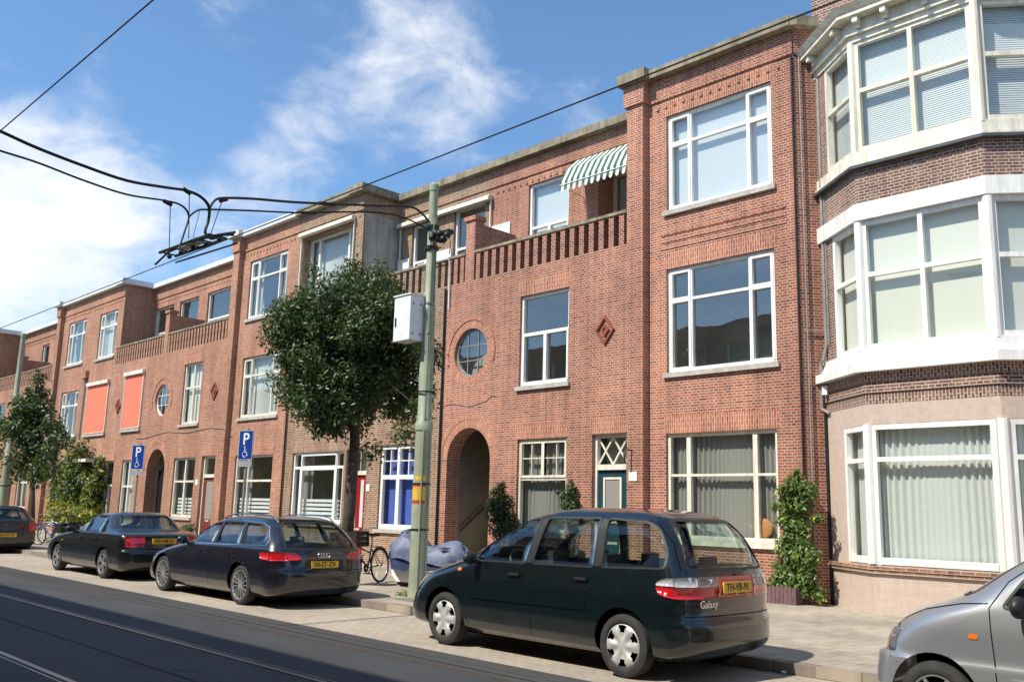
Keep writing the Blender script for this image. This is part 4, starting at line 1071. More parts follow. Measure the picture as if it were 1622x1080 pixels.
        for q in vo:
            h, nr, d = s.hit(side, q.x, q.y)
            if h is None:
                if last is None: 
                    last = Vector((0, 0, 0))
                h = last.copy(); 
                if side in 'LN': h.x, h.z = q.x, q.y
                elif side in 'FR': h.y, h.z = q.x, q.y
                nr = -d if d else Vector((0, 0, 1))
                d = d or Vector((0, 0, 1))
            if nr.dot(d) > 0: nr = -nr
            last = h; top.append(h+nr*off); bot.append(h+nr*(off-thick))
        mb = mb or MB(); base = len(mb.v); mb.v += [tuple(p) for p in top]+[tuple(p) for p in bot]; m = len(top)
        for f in fc:
            t = [base+i for i in f]
            a, b, c = (Vector(mb.v[t[k]]) for k in range(3)); _, nr, d = s.hit(side, vo[f[0]].x, vo[f[0]].y)
            dd = {'L': (0, 1, 0), 'N': (0, -1, 0), 'F': (1, 0, 0), 'R': (-1, 0, 0), 'T': (0, 0, -1)}[side]
            if (b-a).cross(c-b).dot(Vector(dd)) > 0: t = t[::-1]
            mb.f.append(tuple(t)); mb.uv.append([(0, 0)]*len(t)); mb.mi.append(mb.m)
            mb.f.append(tuple(i+m for i in t[::-1])); mb.uv.append([(0, 0)]*len(t)); mb.mi.append(mb.m)
        cnt = {}
        for f in fc:
            for i in range(len(f)):
                e = (f[i], f[(i+1) % len(f)]); cnt[e] = 1
        for e in cnt:
            if (e[1], e[0]) not in cnt:
                mb.f.append((base+e[0], base+e[1], base+e[1]+m, base+e[0]+m)); mb.uv.append([(0, 0)]*4); mb.mi.append(mb.m)
        return mb
    def ribbon(s, side, pts, w_=.008, off=.0015, mb=None, step=.05):
        mb = mb or MB(); Q = []
        for i in range(len(pts)-1):
            a, b = Vector(pts[i]), Vector(pts[i+1]); k = max(1, int((b-a).length/step))
            for j in range(k): Q.append(a.lerp(b, j/k))
        Q.append(Vector(pts[-1])); L, R_ = [], []
        for i, q in enumerate(Q):
            t = (Q[min(i+1, len(Q)-1)]-Q[max(i-1, 0)]).normalized(); n_ = Vector((-t.y, t.x))*w_/2; ok = True; pr = []
            for e in (q+n_, q-n_):
                h, nr, d = s.hit(side, e.x, e.y)
                if h is None: ok = False; break
                if nr.dot(d) > 0: nr = -nr
                pr.append(h+nr*off)
            if ok: L.append(pr[0]); R_.append(pr[1])
        for i in range(len(L)-1): mb.face([L[i], L[i+1], R_[i+1], R_[i]], uv=[(0, 0)]*4)
        return mb
def rounded(poly, r=.05, n=4):
    out_ = []; P = [Vector(p) for p in poly]; k = len(P)
    for i in range(k):
        a, b, c = P[i-1], P[i], P[(i+1) % k]; r1 = min(r, (a-b).length*.45, (c-b).length*.45)
        p, q = b+(a-b).normalized()*r1, b+(c-b).normalized()*r1
        for j in range(n+1):
            t = j/n; out_.append(tuple((1-t)**2*p+2*t*(1-t)*b+t*t*q))
    return out_
def inset(poly, d):
    P = [Vector(p) for p in poly]; k = len(P); A = sum(P[i].x*P[(i+1) % k].y-P[(i+1) % k].x*P[i].y for i in range(k)); sg = 1 if A > 0 else -1; o_ = []
    for i in range(k):
        a, b, c = P[i-1], P[i], P[(i+1) % k]; e1, e2 = (b-a), (c-b)
        if e1.length < 1e-6 or e2.length < 1e-6: o_.append(tuple(b)); continue
        n1 = Vector((-e1.y, e1.x)).normalized()*sg; n2 = Vector((-e2.y, e2.x)).normalized()*sg; m_ = n1+n2
        if m_.length < .3: m_ = n1
        m_.normalize(); o_.append(tuple(b+m_*d/max(.5, m_.dot(n1))))
    return o_
def wheel(parent, x, yface, side, r, style, wd=.2, rr=None):
    """side -1: near side. yface: y of the outer tyre wall"""
    rr = rr or r*.68; o = empty('wheel', (0, 0, 0)) if False else None
    ax = (0, side, 0); c = (x, yface-side*wd, r)
    b = MB(); prof = [(rr-.01, 0), (r-.05, -.005), (r-.012, .02), (r, .05), (r, wd-.05), (r-.012, wd-.02), (r-.045, wd-.004), (rr+.02, wd-.002), (rr, wd-.012), (rr-.012, wd-.03), (rr-.02, .02)]
    b.lathe(prof, c, ax, 40); t = b.build('wheel', M['tyre'], parent, smooth=True)
    g = MB(); ax_v = Vector((0, side, 0)); cc = Vector(c)
    def P(rad, ang, h): return (x+rad*math.cos(ang), cc.y+side*h, r+rad*math.sin(ang))
    if style == 'cap':                      # six-lobed plastic cover with six slots
        n = 96; rows = []
        for (q, h) in ((.02, wd-.004), (.25, wd-.004), (.42, wd-.012), (.60, wd-.004), (.80, wd-.006), (.93, wd-.012), (.985, wd-.022)):
            rows.append([P(rr*q, 2*math.pi*k/n, h+(.012*math.cos(6*2*math.pi*k/n)*(1 if .3 < q < .85 else 0))) for k in range(n)])
        base = len(g.v)
        for rw in rows: g.v += rw
        for j in range(len(rows)-1):
            for k in range(n):
                k2 = (k+1) % n; f = (base+j*n+k, base+j*n+k2, base+(j+1)*n+k2, base+(j+1)*n+k)
                a = ((k+.5)/n*6) % 1
                if 3 <= j <= 4 and abs(a-.5) < (.26 if j == 4 else .20): continue
                g.f.append(f if side > 0 else f[::-1]); g.uv.append([(0, 0)]*4); g.mi.append(0)
        g.f.append(tuple(base+k for k in range(n))); g.uv.append([(0, 0)]*n); g.mi.append(0)
        g.build('hubcap', M['hubcap'], t, smooth=True)
    else:
        n, tw = style; g.lathe([(rr*.90, wd-.03), (rr*.94, wd-.008), (rr*.995, wd-.006), (rr, wd-.02), (rr*.93, wd-.06), (rr*.9, .04)], c, ax, 40)
        g.lathe([(.001, wd-.02), (rr*.14, wd-.02), (rr*.2, wd-.03), (rr*.2, wd-.06)], c, ax, 24)
        for k in range(n):
            for dd in ((-tw, tw) if tw else (0,)):
                a = 2*math.pi*k/n; w0 = .018 if n > 8 else .026
                p0, p1 = Vector(P(rr*.17, a+dd*.6, wd-.032)), Vector(P(rr*.93, a+dd, wd-.022)); g.bar(p0, p1, w0, .02, (0, 1, 0))
        g.build('rim', M['alloy'], t, smooth=True)
    k = MB(); k.lathe([(.001, wd-.075), (rr*.97, wd-.075), (rr*.97, wd-.08)], c, ax, 24); k.lathe([(.001, wd-.05), (.15, wd-.05), (.15, wd-.075)], c, ax, 24) if False else None
    k.build('brake_disc', M['under'], t)
    return t
def textmesh(txt, size, ext=.002, sx=1.0):
    cu = bpy.data.curves.new('txt', 'FONT'); cu.body = txt; cu.size = size; cu.extrude = ext; cu.align_x = 'CENTER'; cu.align_y = 'CENTER'; cu.offset = size*.012
    o = bpy.data.objects.new('txt', cu); COL.objects.link(o); dg = bpy.context.evaluated_depsgraph_get(); me = bpy.data.meshes.new_from_object(o.evaluated_get(dg))
    bpy.data.objects.remove(o); bpy.data.curves.remove(cu)
    for v in me.vertices: v.co.x *= sx
    return me
def text_on(parent, name, txt, size, mtx, mat, sx=1.0, shear=0):
    me = textmesh(txt, size, .0015, sx)
    if shear:
        for v in me.vertices: v.co.x += v.co.y*shear
    me.materials.clear(); me.materials.append(mat); me.transform(mtx); return link(name, me, parent)
def cutmesh(solids):
    b = MB()
    for loop, vec in solids: b.prism(loop, vec)
    me = b.mesh('cut', M['under'], merge=True); o = bpy.data.objects.new('cut', me); COL.objects.link(o); return o
def make_car(sp, loc, rz=0, sx=1.0):
    t = empty('parked_car'); tag(t, sp['label'], 'car', 'cars parked along the kerb')
    B = Body(sp); paint = paintmat('paint_'+sp['id'], sp['paint'], **sp.get('pk', {}))
    B.me.materials.append(paint)
    o = bpy.data.objects.new('body', B.me); COL.objects.link(o)
    md = o.modifiers.new('s', 'SOLIDIFY'); md.thickness = .03; md.offset = -1; md.use_even_offset = False
    xm = (sp['front'][0][0]+sp['rear'][0][0])/2+1.0
    side = [([(x, -2, z) for x, z in rounded(p, .05)], (0, 4, 0)) for p in sp['side_glass']]
    arch = []
    for x in sp['axles']:
        ra = sp['arch']; pts = [(x+ra*math.cos(2*math.pi*k/36), 0, sp['r']+.01+ra*math.sin(2*math.pi*k/36)) for k in range(36)]
        arch.append(([(p[0], -2, p[2]) for p in pts], (0, 1.35, 0))); arch.append(([(p[0], .65, p[2]) for p in pts], (0, 1.35, 0)))
    fr = [([(-3, y, z) for y, z in rounded(sp['screen'], .06)], (3+sp['xscreen'], 0, 0)), ([(sp['xrear'], y, z) for y, z in rounded(sp['rear_glass'], .06)], (4, 0, 0))]
    cuts = [cutmesh(side), cutmesh(arch), cutmesh(fr)]
    for c in cuts:
        m_ = o.modifiers.new('b', 'BOOLEAN'); m_.operation = 'DIFFERENCE'; m_.object = c; m_.solver = 'EXACT'
    dg = bpy.context.evaluated_depsgraph_get(); me = bpy.data.meshes.new_from_object(o.evaluated_get(dg)); me.name = 'body'
    bpy.data.objects.remove(o)
    for c in cuts: bpy.data.objects.remove(c)
    me.materials.clear(); me.materials.append(paint)
    me.polygons.foreach_set('use_smooth', [True]*len(me.polygons)); me.set_sharp_from_angle(angle=R(32))
    body = link('body', me, t)
    tagl = lambda ob, l: (ob.__setitem__('label', l), ob)[1]
    # glazing
    gm = GLASSDARK if sp.get('dark') else GLASSCAR
    for p in sp['side_glass']:
        for sd in 'LN': B.patch(sd, rounded(inset(p, -.008), .05), off=-.006, thick=.004, step=.12).build('side_window', gm, t, smooth='all')
    B.patch('F', rounded(inset(sp['screen'], -.01), .06), off=-.006, thick=.004, step=.12).build('windscreen', gm, t, smooth='all')
    B.patch('R', rounded(inset(sp['rear_glass'], -.01), .06), off=-.006, thick=.004, step=.1).build('rear_window', gm, t, smooth='all')
    # black surrounds: thin ribbons round each opening
    rb = MB()
    for p in sp['side_glass']:
        q = rounded(inset(p, -.008), .05); q = q+[q[0]]
        for sd in 'LN': B.ribbon(sd, q, .02, .002).build('window_seal', M['blacktrim'], t)
    q = rounded(inset(sp['rear_glass'], -.008), .06); q = q+[q[0]]; B.ribbon('R', q, .025, .002, rb)
    rb.build('screen_seal', M['blacktrim'], t); rb = MB(); q = rounded(inset(sp['screen'], -.008), .06); q = q+[q[0]]; B.ribbon('F', q, .025, .002, rb)
    for p in sp.get('pillars', []):
        for sd in 'LN': B.patch(sd, p, .0025, .004).build('pillar_trim', M['blacktrim'], t)
    rb.build('screen_seal', M['blacktrim'], t)
    if sp.get('brightline'):
        cb = MB(); B.ribbon('L', sp['brightline'], .016, .006, cb); B.ribbon('N', sp['brightline'], .016, .006, cb); cb.build('window_trim', M['chrome'], t)
    # shut lines
    sl_ = MB()
    for q in sp['seams']: B.ribbon('L', q, .009, .0012, sl_); B.ribbon('N', q, .009, .0012, sl_)
    for q in sp.get('seams_r', []): B.ribbon('R', q, .010, .0012, sl_)
    for q in sp.get('seams_t', []): B.ribbon('T', q, .010, .0012, sl_)
    sl_.build('shut_line', M['under'], t)
    for q in sp.get('strips', []):
        for sd in 'LN': B.patch(sd, [(q[0], q[2]-.022), (q[1], q[2]-.022+q[3]), (q[1], q[2]+.022+q[3]), (q[0], q[2]+.022)], .012, .014).build('rubbing_strip', paint if q[4] else M['blacktrim'], t)
    for (x, z) in sp['handles']:
        for sd in 'LN':
            h, nr, d = B.hit(sd, x, z)
            if h is None: continue
            hb = MB(); s_ = -1 if sd == 'L' else 1
            hb.box(x-.085, x+.085, h.y+s_*.006-.012, h.y+s_*.034, z-.014, z+.014) if s_ > 0 else hb.box(x-.085, x+.085, h.y-.034, h.y+.006, z-.014, z+.014)
            hb.ball((x+.05, h.y+s_*.003, z-.035), .012, 8, 6)
            hb.build('door_handle', M[sp.get('handlem', 'blacktrim')], t)
    for (nm, sdd, poly, mt) in sp['lamps']:
        sides = [(sdd, poly)]
        if sdd in 'LT': sides.append(('N' if sdd == 'L' else 'T', poly if sdd == 'L' else [(a, -b_) for a, b_ in poly]))
        elif sdd in 'FR': sides.append((sdd, [(-a, b_) for a, b_ in poly]))
        for s_, p_ in sides:
            B.patch(s_, rounded(p_, .03), .006, .02, step=.06).build(nm, M[mt], t, smooth='all')
    for (nm, sdd, poly, mt) in sp.get('single', []):
        B.patch(sdd, rounded(poly, .02), .007, .016, step=.06).build(nm, M[mt], t, smooth='all')
    for (x, z) in sp.get('repeaters', []):
        for sd in 'LN': B.patch(sd, rounded([(x-.035, z-.018), (x+.035, z-.018), (x+.035, z+.018), (x-.035, z+.018)], .015), .006, .01, step=.03).build('side_repeater', M['amber'], t)
    # number plate
    if sp.get('plate'):
        py, pz, txt = sp['plate']; h, _, _ = B.hit('R', 0, pz); x = h.x+.012
        pb = MB(); pb.box(x-.03, x+.006, -.26, .26, pz-.055, pz+.055); po = pb.build('number_plate', M['plate'], t)
        text_on(po, 'plate_text', txt, .105, Matrix.Translation((x+.008, 0, pz)) @ Matrix.Rotation(R(90), 4, 'Z') @ Matrix.Rotation(R(90), 4, 'X'), M['ink'], .98)
    if sp.get('badge'):
        txt, by, bz, sz = sp['badge']; h, nr, _ = B.hit('R', by+.16, bz)
        text_on(t, 'tailgate_badge', txt, sz, Matrix.Translation((h.x+.004, by, bz)) @ Matrix.Rotation(R(-4), 4, 'Z') @ Matrix.Rotation(R(90), 4, 'Z') @ Matrix.Rotation(R(90-sp.get('badge_lean', 0)), 4, 'X'), M['chrome'], 1.05, .15)
    if sp.get('rings'):
        by, bz, rr_ = sp['rings']; h, nr, _ = B.hit('R', by, bz); rg = MB()
        for k in range(4):
            cy_ = by+(k-1.5)*rr_*1.45; pts = [(h.x+.008, cy_+rr_*math.cos(q_), bz+rr_*math.sin(q_)) for q_ in [2*math.pi*i/20 for i in range(21)]]; rg.tube(pts, .006, 6, cap=False)
        rg.build('ring_emblem', M['chrome'], t, smooth=True)
    # mirrors
    mx, mz = sp['mirror']
    for s_ in (-1, 1):
        h, nr, d = B.hit('L' if s_ < 0 else 'N', mx, mz); y = h.y
        mb = MB(); mb.ball((mx, y+s_*.14, mz+.03), .1, 14, 10, (.55, 1.05, .8)); mb.bar((mx+.02, y-s_*.02, mz-.03), (mx, y+s_*.1, mz), .05, .05); mb.build('wing_mirror', M['blacktrim'] if sp.get('mirm') is None else paint, t, smooth='all')
    # wheels and what is behind them
    for x in sp['axles']:
        for s_ in (-1, 1): wheel(t, x, s_*(sp['track']), s_, sp['r'], sp['wheel'], sp.get('tw', .2), sp.get('rr'))
    ub = MB(); z0 = sp['front'][0][1]; W0 = sp['track']-.24
    ub.box(sp['front'][0][0]+.15, sp['rear'][0][0]-.15, -W0, W0, z0-.04, .62)
    ub.build('underbody', M['under'], t)
    # cabin: seats, dashboard, wheel
    fl = .36
    def seat(x, y, w_=.24, nm='front_seat', hr=True):
        b = MB(); b.box(x-.28, x+.22, y-w_, y+w_, fl+.16, fl+.32)
        b.prism([(x+.16, y-w_, fl+.2), (x+.32, y-w_, fl+.2), (x+.46, y-w_*.85, sp['sh']), (x+.36, y-w_*.85, sp['sh'])], (0, 2*w_*.9, 0))
        if hr:
            for yy in ((y,) if w_ < .4 else (y-w_*.6, y+w_*.6)):
                b.box(x+.40, x+.48, yy-.125, yy+.125, sp['sh']+.05, sp['sh']+.22); b.bar((x+.44, yy-.04, sp['sh']), (x+.44, yy-.04, sp['sh']+.06), .012, .012); b.bar((x+.44, yy+.04, sp['sh']), (x+.44, yy+.04, sp['sh']+.06), .012, .012)
        b.build(nm, M['interior'], t)
    for y in (-.38, .38): seat(sp['seats'][0], y)
    for x in sp['seats'][1:]: seat(x, 0, .6, 'rear_seat')
    dx, dz = sp['dash']; b = MB(); b.prism([(dx-.55, -.68, dz), (dx, -.68, dz+.02), (dx+.12, -.68, dz-.12), (dx+.1, -.68, dz-.35), (dx-.55, -.68, dz-.35)], (0, 1.36, 0)); b.build('dashboard', M['interior'], t)
    b = MB(); c = Vector((dx+.3, -.38, dz+.02)); axv = Vector((.85, 0, .5)).normalized(); e1 = Vector((0, 1, 0)); e2 = axv.cross(e1)
    b.tube([tuple(c+e1*.185*math.cos(2*math.pi*k/24)+e2*.185*math.sin(2*math.pi*k/24)) for k in range(25)], .016, 6, cap=False); b.bar(c-e1*.18, c+e1*.18, .05, .03); b.bar(c, c-axv*.3, .05, .05); b.build('steering_wheel', M['blacktrim'], t, smooth=True)
    b = MB(); xr_ = sp['shelf']; b.box(xr_[0], xr_[1], -.62, .62, xr_[2]-.02, xr_[2]); b.build('parcel_shelf', M['interior'], t)
    if sp.get('rails'):
        for s_ in (-1, 1):
            b = MB(); x0_, x1_ = sp['rails']; pts = []
            for k in range(11):
                x = x0_+(x1_-x0_)*k/10; h, _, _ = B.hit('T', x, s_*.54); pts.append((x, s_*.55, h.z+(.012 if k in (0, 10) else .045)))
            b.tube(pts, .013, 6); b.build('roof_rail', M[sp.get('railm', 'blacktrim')], t, smooth=True)
    if sp.get('wiper'):
        pts = []
        for (y, z) in sp['wiper']:
            h, nr, _ = B.hit('R', y, z); pts.append(tuple(h+nr.normalized()*.02*(1 if nr.x > 0 else -1)))
        b = MB(); b.tube(pts, .008, 6); b.build('rear_wiper', M['blacktrim'], t)
    if sp.get('exhaust'):
        b = MB()
        for y in sp['exhaust']: b.tube([(sp['rear'][0][0]-.35, y, .24), (sp['rear'][0][0]+.03, y, .23)], .03, 10)
        b.build('exhaust_pipe', M['chrome'], t, smooth=True)
    if sp.get('aerial'):
        x, z, l = sp['aerial']; b = MB(); b.tube([(x, 0, z), (x+l*.8, 0, z+l*.6)], .004, 5); b.build('aerial', M['blacktrim'], t)
    t.location = loc; t.rotation_euler = (0, 0, rz); t.scale = (sx, 1, 1)
    return t, B

VAN = dict(id='van', label='dark green people carrier parked in front of the teal door, tail to the viewer',
    paint=(.003, .008, .009), pk=dict(rough=.22, metal=.1),
    front=[(.30, .20), (.06, .26), (.0, .42), (.01, .55), (.07, .68), (.19, .80), (.48, .92), (.84, 1.03), (1.10, 1.12), (1.60, 1.37), (2.02, 1.56), (2.38, 1.66), (2.75, 1.71)],
    rear=[(4.35, .20), (4.56, .28), (4.64, .42), (4.64, .56), (4.60, .64), (4.585, .70), (4.58, .95), (4.54, 1.08), (4.42, 1.36), (4.26, 1.56), (4.08, 1.66), (3.7, 1.71)],
    half=[(.76, .20), (.85, .27), (.895, .42), (.905, .60), (.905, .80), (.885, .98), (.862, 1.10), (.79, 1.36), (.71, 1.56), (.61, 1.66), (.42, 1.71)],
    cf=[(.35, .20), (.62, .5), (.8, .8), (.9, 1.03), (.62, 1.2), (.5, 1.6), (.4, 1.71)],
    cr=[(.3, .20), (.42, .5), (.32, .8), (.32, 1.1), (.34, 1.5), (.4, 1.71)], bar=.010,
    axles=(.94, 3.775), r=.318, arch=.372, track=.895, wheel='cap', rr=.222,
    side_glass=[[(1.46, 1.06), (2.34, 1.07), (2.43, 1.57), (2.05, 1.535), (1.62, 1.27)], [(2.46, 1.075), (3.36, 1.09), (3.33, 1.59), (2.55, 1.58)], [(3.48, 1.095), (4.28, 1.125), (4.27, 1.28), (4.13, 1.49), (3.98, 1.56), (3.44, 1.59)],
                [(1.06, 1.045), (1.38, 1.055), (1.46, 1.15)]],
    pillars=[[(2.36, 1.07), (2.44, 1.075), (2.53, 1.58), (2.45, 1.57)], [(3.38, 1.09), (3.46, 1.095), (3.42, 1.59), (3.35, 1.59)]],
    screen=[(-.66, 1.18), (.66, 1.18), (.56, 1.58), (-.56, 1.58)], xscreen=2.9,
    rear_glass=[(-.70, 1.12), (.70, 1.12), (.60, 1.52), (.52, 1.59), (-.52, 1.59), (-.60, 1.52)], xrear=4.0,
    seams=[[(1.38, .24), (1.36, .55), (1.22, 1.02)], [(2.46, .24), (2.48, 1.05)], [(3.44, 1.03), (3.42, .80), (3.30, .62)], [(3.92, 1.72), (4.30, 1.36), (4.42, 1.10)], [(.05, .62), (.55, .64)], [(4.12, .655), (4.62, .66)]],
    seams_r=[[(-.78, .66), (.78, .66)], [(-.78, .66), (-.80, 1.02)], [(.78, .66), (.80, 1.02)]],
    strips=[(1.45, 3.28, .63, .02, True)], handles=[(2.20, .93), (3.22, .95)],
    lamps=[('tail_lamp', 'R', [(-.86, .83), (-.34, .83), (-.34, .94), (-.86, .94)], 'redlens'), ('tail_lamp', 'R', [(-.86, .945), (-.62, .945), (-.62, 1.04), (-.84, 1.03)], 'clearlens'), ('tail_lamp', 'R', [(-.61, .945), (-.34, .945), (-.34, 1.045), (-.61, 1.04)], 'darklens'),
           ('tail_lamp', 'L', [(4.24, .87), (4.42, .83), (4.56, .83), (4.56, .94), (4.20, .945)], 'redlens'), ('tail_lamp', 'L', [(4.20, .95), (4.56, .95), (4.55, 1.03), (4.30, 1.025), (4.22, .99)], 'clearlens'), ('headlamp', 'F', [(-.82, .66), (-.42, .62), (-.42, .76), (-.78, .82)], 'clearlens')],
    single=[('plate_surround', 'R', [(-.335, .83), (.335, .83), (.335, 1.04), (-.335, 1.04)], 'redlens'), ('plate_recess', 'R', [(-.30, .86), (.30, .86), (.27, 1.0), (-.27, 1.0)], 'maroon'), ('grille', 'F', [(-.36, .60), (.36, .60), (.32, .70), (-.32, .70)], 'blacktrim')],
    repeaters=[(1.22, .93)], plate=(0, .93, 'TH-VB-91'), badge=('Galaxy', -.50, .775, .10), mirror=(1.52, 1.05), sh=.98, seats=(1.95, 2.75, 3.55), dash=(1.5, 1.0), shelf=(4.1, 4.45, .95),
    wiper=[(0, 1.05), (.4, 1.12)], exhaust=(.35,), aerial=None)
ESTATE = dict(id='estate', label='dark blue estate car with many-spoked alloy wheels, parked between the saloon and the people carrier',
    paint=(.009, .010, .018), pk=dict(rough=.22, metal=.2),
    front=[(.32, .17), (.08, .22), (.0, .40), (.02, .55), (.10, .66), (.35, .76), (.85, .86), (1.32, .935), (1.55, 1.00), (2.00, 1.23), (2.40, 1.38), (2.75, 1.44), (3.05, 1.462)],
    rear=[(4.60, .17), (4.80, .22), (4.91, .36), (4.925, .55), (4.88, .66), (4.86, .86), (4.80, .98), (4.62, 1.18), (4.36, 1.36), (4.20, 1.42), (3.85, 1.462)],
    half=[(.78, .17), (.87, .24), (.925, .42), (.93, .62), (.925, .76), (.905, .90), (.875, .97), (.80, 1.14), (.70, 1.34), (.62, 1.41), (.52, 1.44), (.34, 1.462)],
    cf=[(.4, .17), (.75, .5), (.95, .8), (.8, .95), (.55, 1.1), (.5, 1.462)],
    cr=[(.3, .17), (.48, .5), (.42, .85), (.40, 1.0), (.42, 1.3), (.4, 1.462)], bar=.012,
    axles=(.93, 3.775), r=.325, arch=.37, track=.905, wheel=(15, 0), rr=.245,
    side_glass=[[(1.70, .955), (2.76, .97), (2.74, 1.335), (2.24, 1.235)], [(2.85, .97), (3.64, .98), (3.50, 1.34), (2.82, 1.34)], [(3.72, .985), (4.44, 1.01), (4.42, 1.09), (4.26, 1.25), (4.06, 1.32), (3.60, 1.34)]],
    pillars=[[(2.775, .975), (2.835, .975), (2.805, 1.34), (2.755, 1.335)], [(3.655, .985), (3.71, .985), (3.59, 1.34), (3.515, 1.34)]],
    screen=[(-.70, 1.03), (.70, 1.03), (.56, 1.34), (-.56, 1.34)], xscreen=3.0,
    rear_glass=[(-.66, .96), (.66, .96), (.58, 1.26), (.48, 1.36), (-.48, 1.36), (-.58, 1.26)], xrear=4.3,
    brightline=[(1.62, .935), (2.8, .95), (4.46, .99), (4.47, 1.08), (4.28, 1.275), (4.07, 1.345), (3.4, 1.365)],
    seams=[[(1.50, .22), (1.48, .6), (1.55, .92)], [(2.72, .22), (2.79, .94)], [(3.68, .96), (3.60, .80), (3.34, .60)], [(.04, .60), (.55, .62)], [(4.18, .60), (4.86, .60)]],
    seams_r=[[(-.82, .60), (.82, .60)], [(-.55, .61), (-.60, .90)], [(.55, .61), (.60, .90)]],
    handles=[(2.50, .82), (3.48, .83)], handlem='chrome',
    lamps=[('tail_lamp', 'R', [(-.90, .76), (-.46, .78), (-.42, .82), (-.55, .89), (-.88, .90)], 'redlens'), ('tail_lamp', 'L', [(4.42, .78), (4.80, .76), (4.78, .89), (4.36, .885)], 'redlens'), ('headlamp', 'F', [(-.84, .58), (-.42, .56), (-.42, .68), (-.80, .72)], 'clearlens'), ('headlamp', 'L', [(.18, .60), (.5, .62), (.62, .73), (.3, .70)], 'clearlens')],
    single=[('grille', 'F', [(-.28, .30), (.28, .30), (.33, .66), (-.33, .66)], 'blacktrim'), ('plate_recess', 'R', [(-.36, .62), (.36, .62), (.36, .78), (-.36, .78)], 'blacktrim')],
    repeaters=[], plate=(0, .70, '50-ST-ZX'), rings=(-.02, .845, .036), mirror=(1.78, .95), mirm=1, sh=.88, seats=(2.1, 3.0), dash=(1.72, .90), shelf=(3.5, 4.5, .90), rails=(2.5, 4.3), railm='chrome', wiper=None, exhaust=(-.55, .55), aerial=None)
SALOON = dict(id='saloon', label='black saloon car with five-spoke wheels and square red tail lamps',
    paint=(.006, .010, .009), pk=dict(rough=.25, metal=.2),
    front=[(.28, .18), (.06, .22), (.0, .40), (.02, .56), (.07, .66), (.35, .78), (.85, .86), (1.30, .92), (1.52, .96), (1.98, 1.18), (2.38, 1.34), (2.60, 1.38), (2.80, 1.405)],
    rear=[(4.40, .18), (4.58, .24), (4.66, .40), (4.66, .58), (4.60, .66), (4.59, .80), (4.54, .93), (4.40, .985), (4.05, 1.02), (3.85, 1.10), (3.66, 1.26), (3.46, 1.365), (3.3, 1.405)],
    half=[(.76, .18), (.84, .24), (.875, .42), (.88, .60), (.875, .78), (.86, .92), (.83, .985), (.76, 1.12), (.665, 1.30), (.60, 1.352), (.51, 1.385), (.40, 1.405)],
    cf=[(.3, .18), (.5, .5), (.6, .8), (.55, .95), (.45, 1.1), (.4, 1.405)],
    cr=[(.3, .18), (.34, .5), (.28, .85), (.28, .98), (.36, 1.2), (.4, 1.405)], bar=.008, pexp=3.2,
    axles=(.90, 3.565), r=.308, arch=.35, track=.865, wheel=(5, .16), rr=.215,
    side_glass=[[(1.62, .965), (2.42, .965), (2.38, 1.315), (2.30, 1.305), (1.82, 1.07)], [(2.50, .965), (3.26, .965), (3.22, 1.31), (2.46, 1.32)], [(3.33, .97), (3.50, .98), (3.38, 1.18), (3.29, 1.26)]],
    pillars=[[(2.43, .97), (2.49, .97), (2.45, 1.32), (2.39, 1.315)], [(3.27, .97), (3.32, .97), (3.28, 1.30), (3.23, 1.31)]],
    screen=[(-.66, 1.0), (.66, 1.0), (.54, 1.31), (-.54, 1.31)], xscreen=2.7,
    rear_glass=[(-.64, 1.035), (.64, 1.035), (.55, 1.33), (-.55, 1.33)], xrear=3.40,
    seams=[[(1.45, .22), (1.44, .6), (1.50, .95)], [(2.44, .22), (2.45, .95)], [(3.32, .95), (3.30, .75), (3.16, .60)], [(.04, .60), (.55, .60)], [(3.95, .62), (4.62, .62)]],
    seams_r=[[(-.55, .62), (-.56, .95)], [(.55, .62), (.56, .95)]], strips=[(1.1, 3.2, .50, 0, True)],
    handles=[(2.28, .82), (3.14, .83)],
    lamps=[('tail_lamp', 'R', [(-.80, .70), (-.42, .70), (-.42, .92), (-.80, .92)], 'redlens'), ('headlamp', 'F', [(-.82, .56), (-.44, .56), (-.44, .70), (-.80, .70)], 'clearlens')],
    single=[('grille', 'F', [(-.34, .56), (.34, .56), (.32, .70), (-.32, .70)], 'chrome')],
    repeaters=[(1.22, .72)], plate=(0, .82, 'XF-HB-21'), mirror=(1.72, .96), sh=.86, seats=(2.0, 2.85), dash=(1.62, .90), shelf=(3.3, 3.8, .98), exhaust=(.5,), aerial=None)
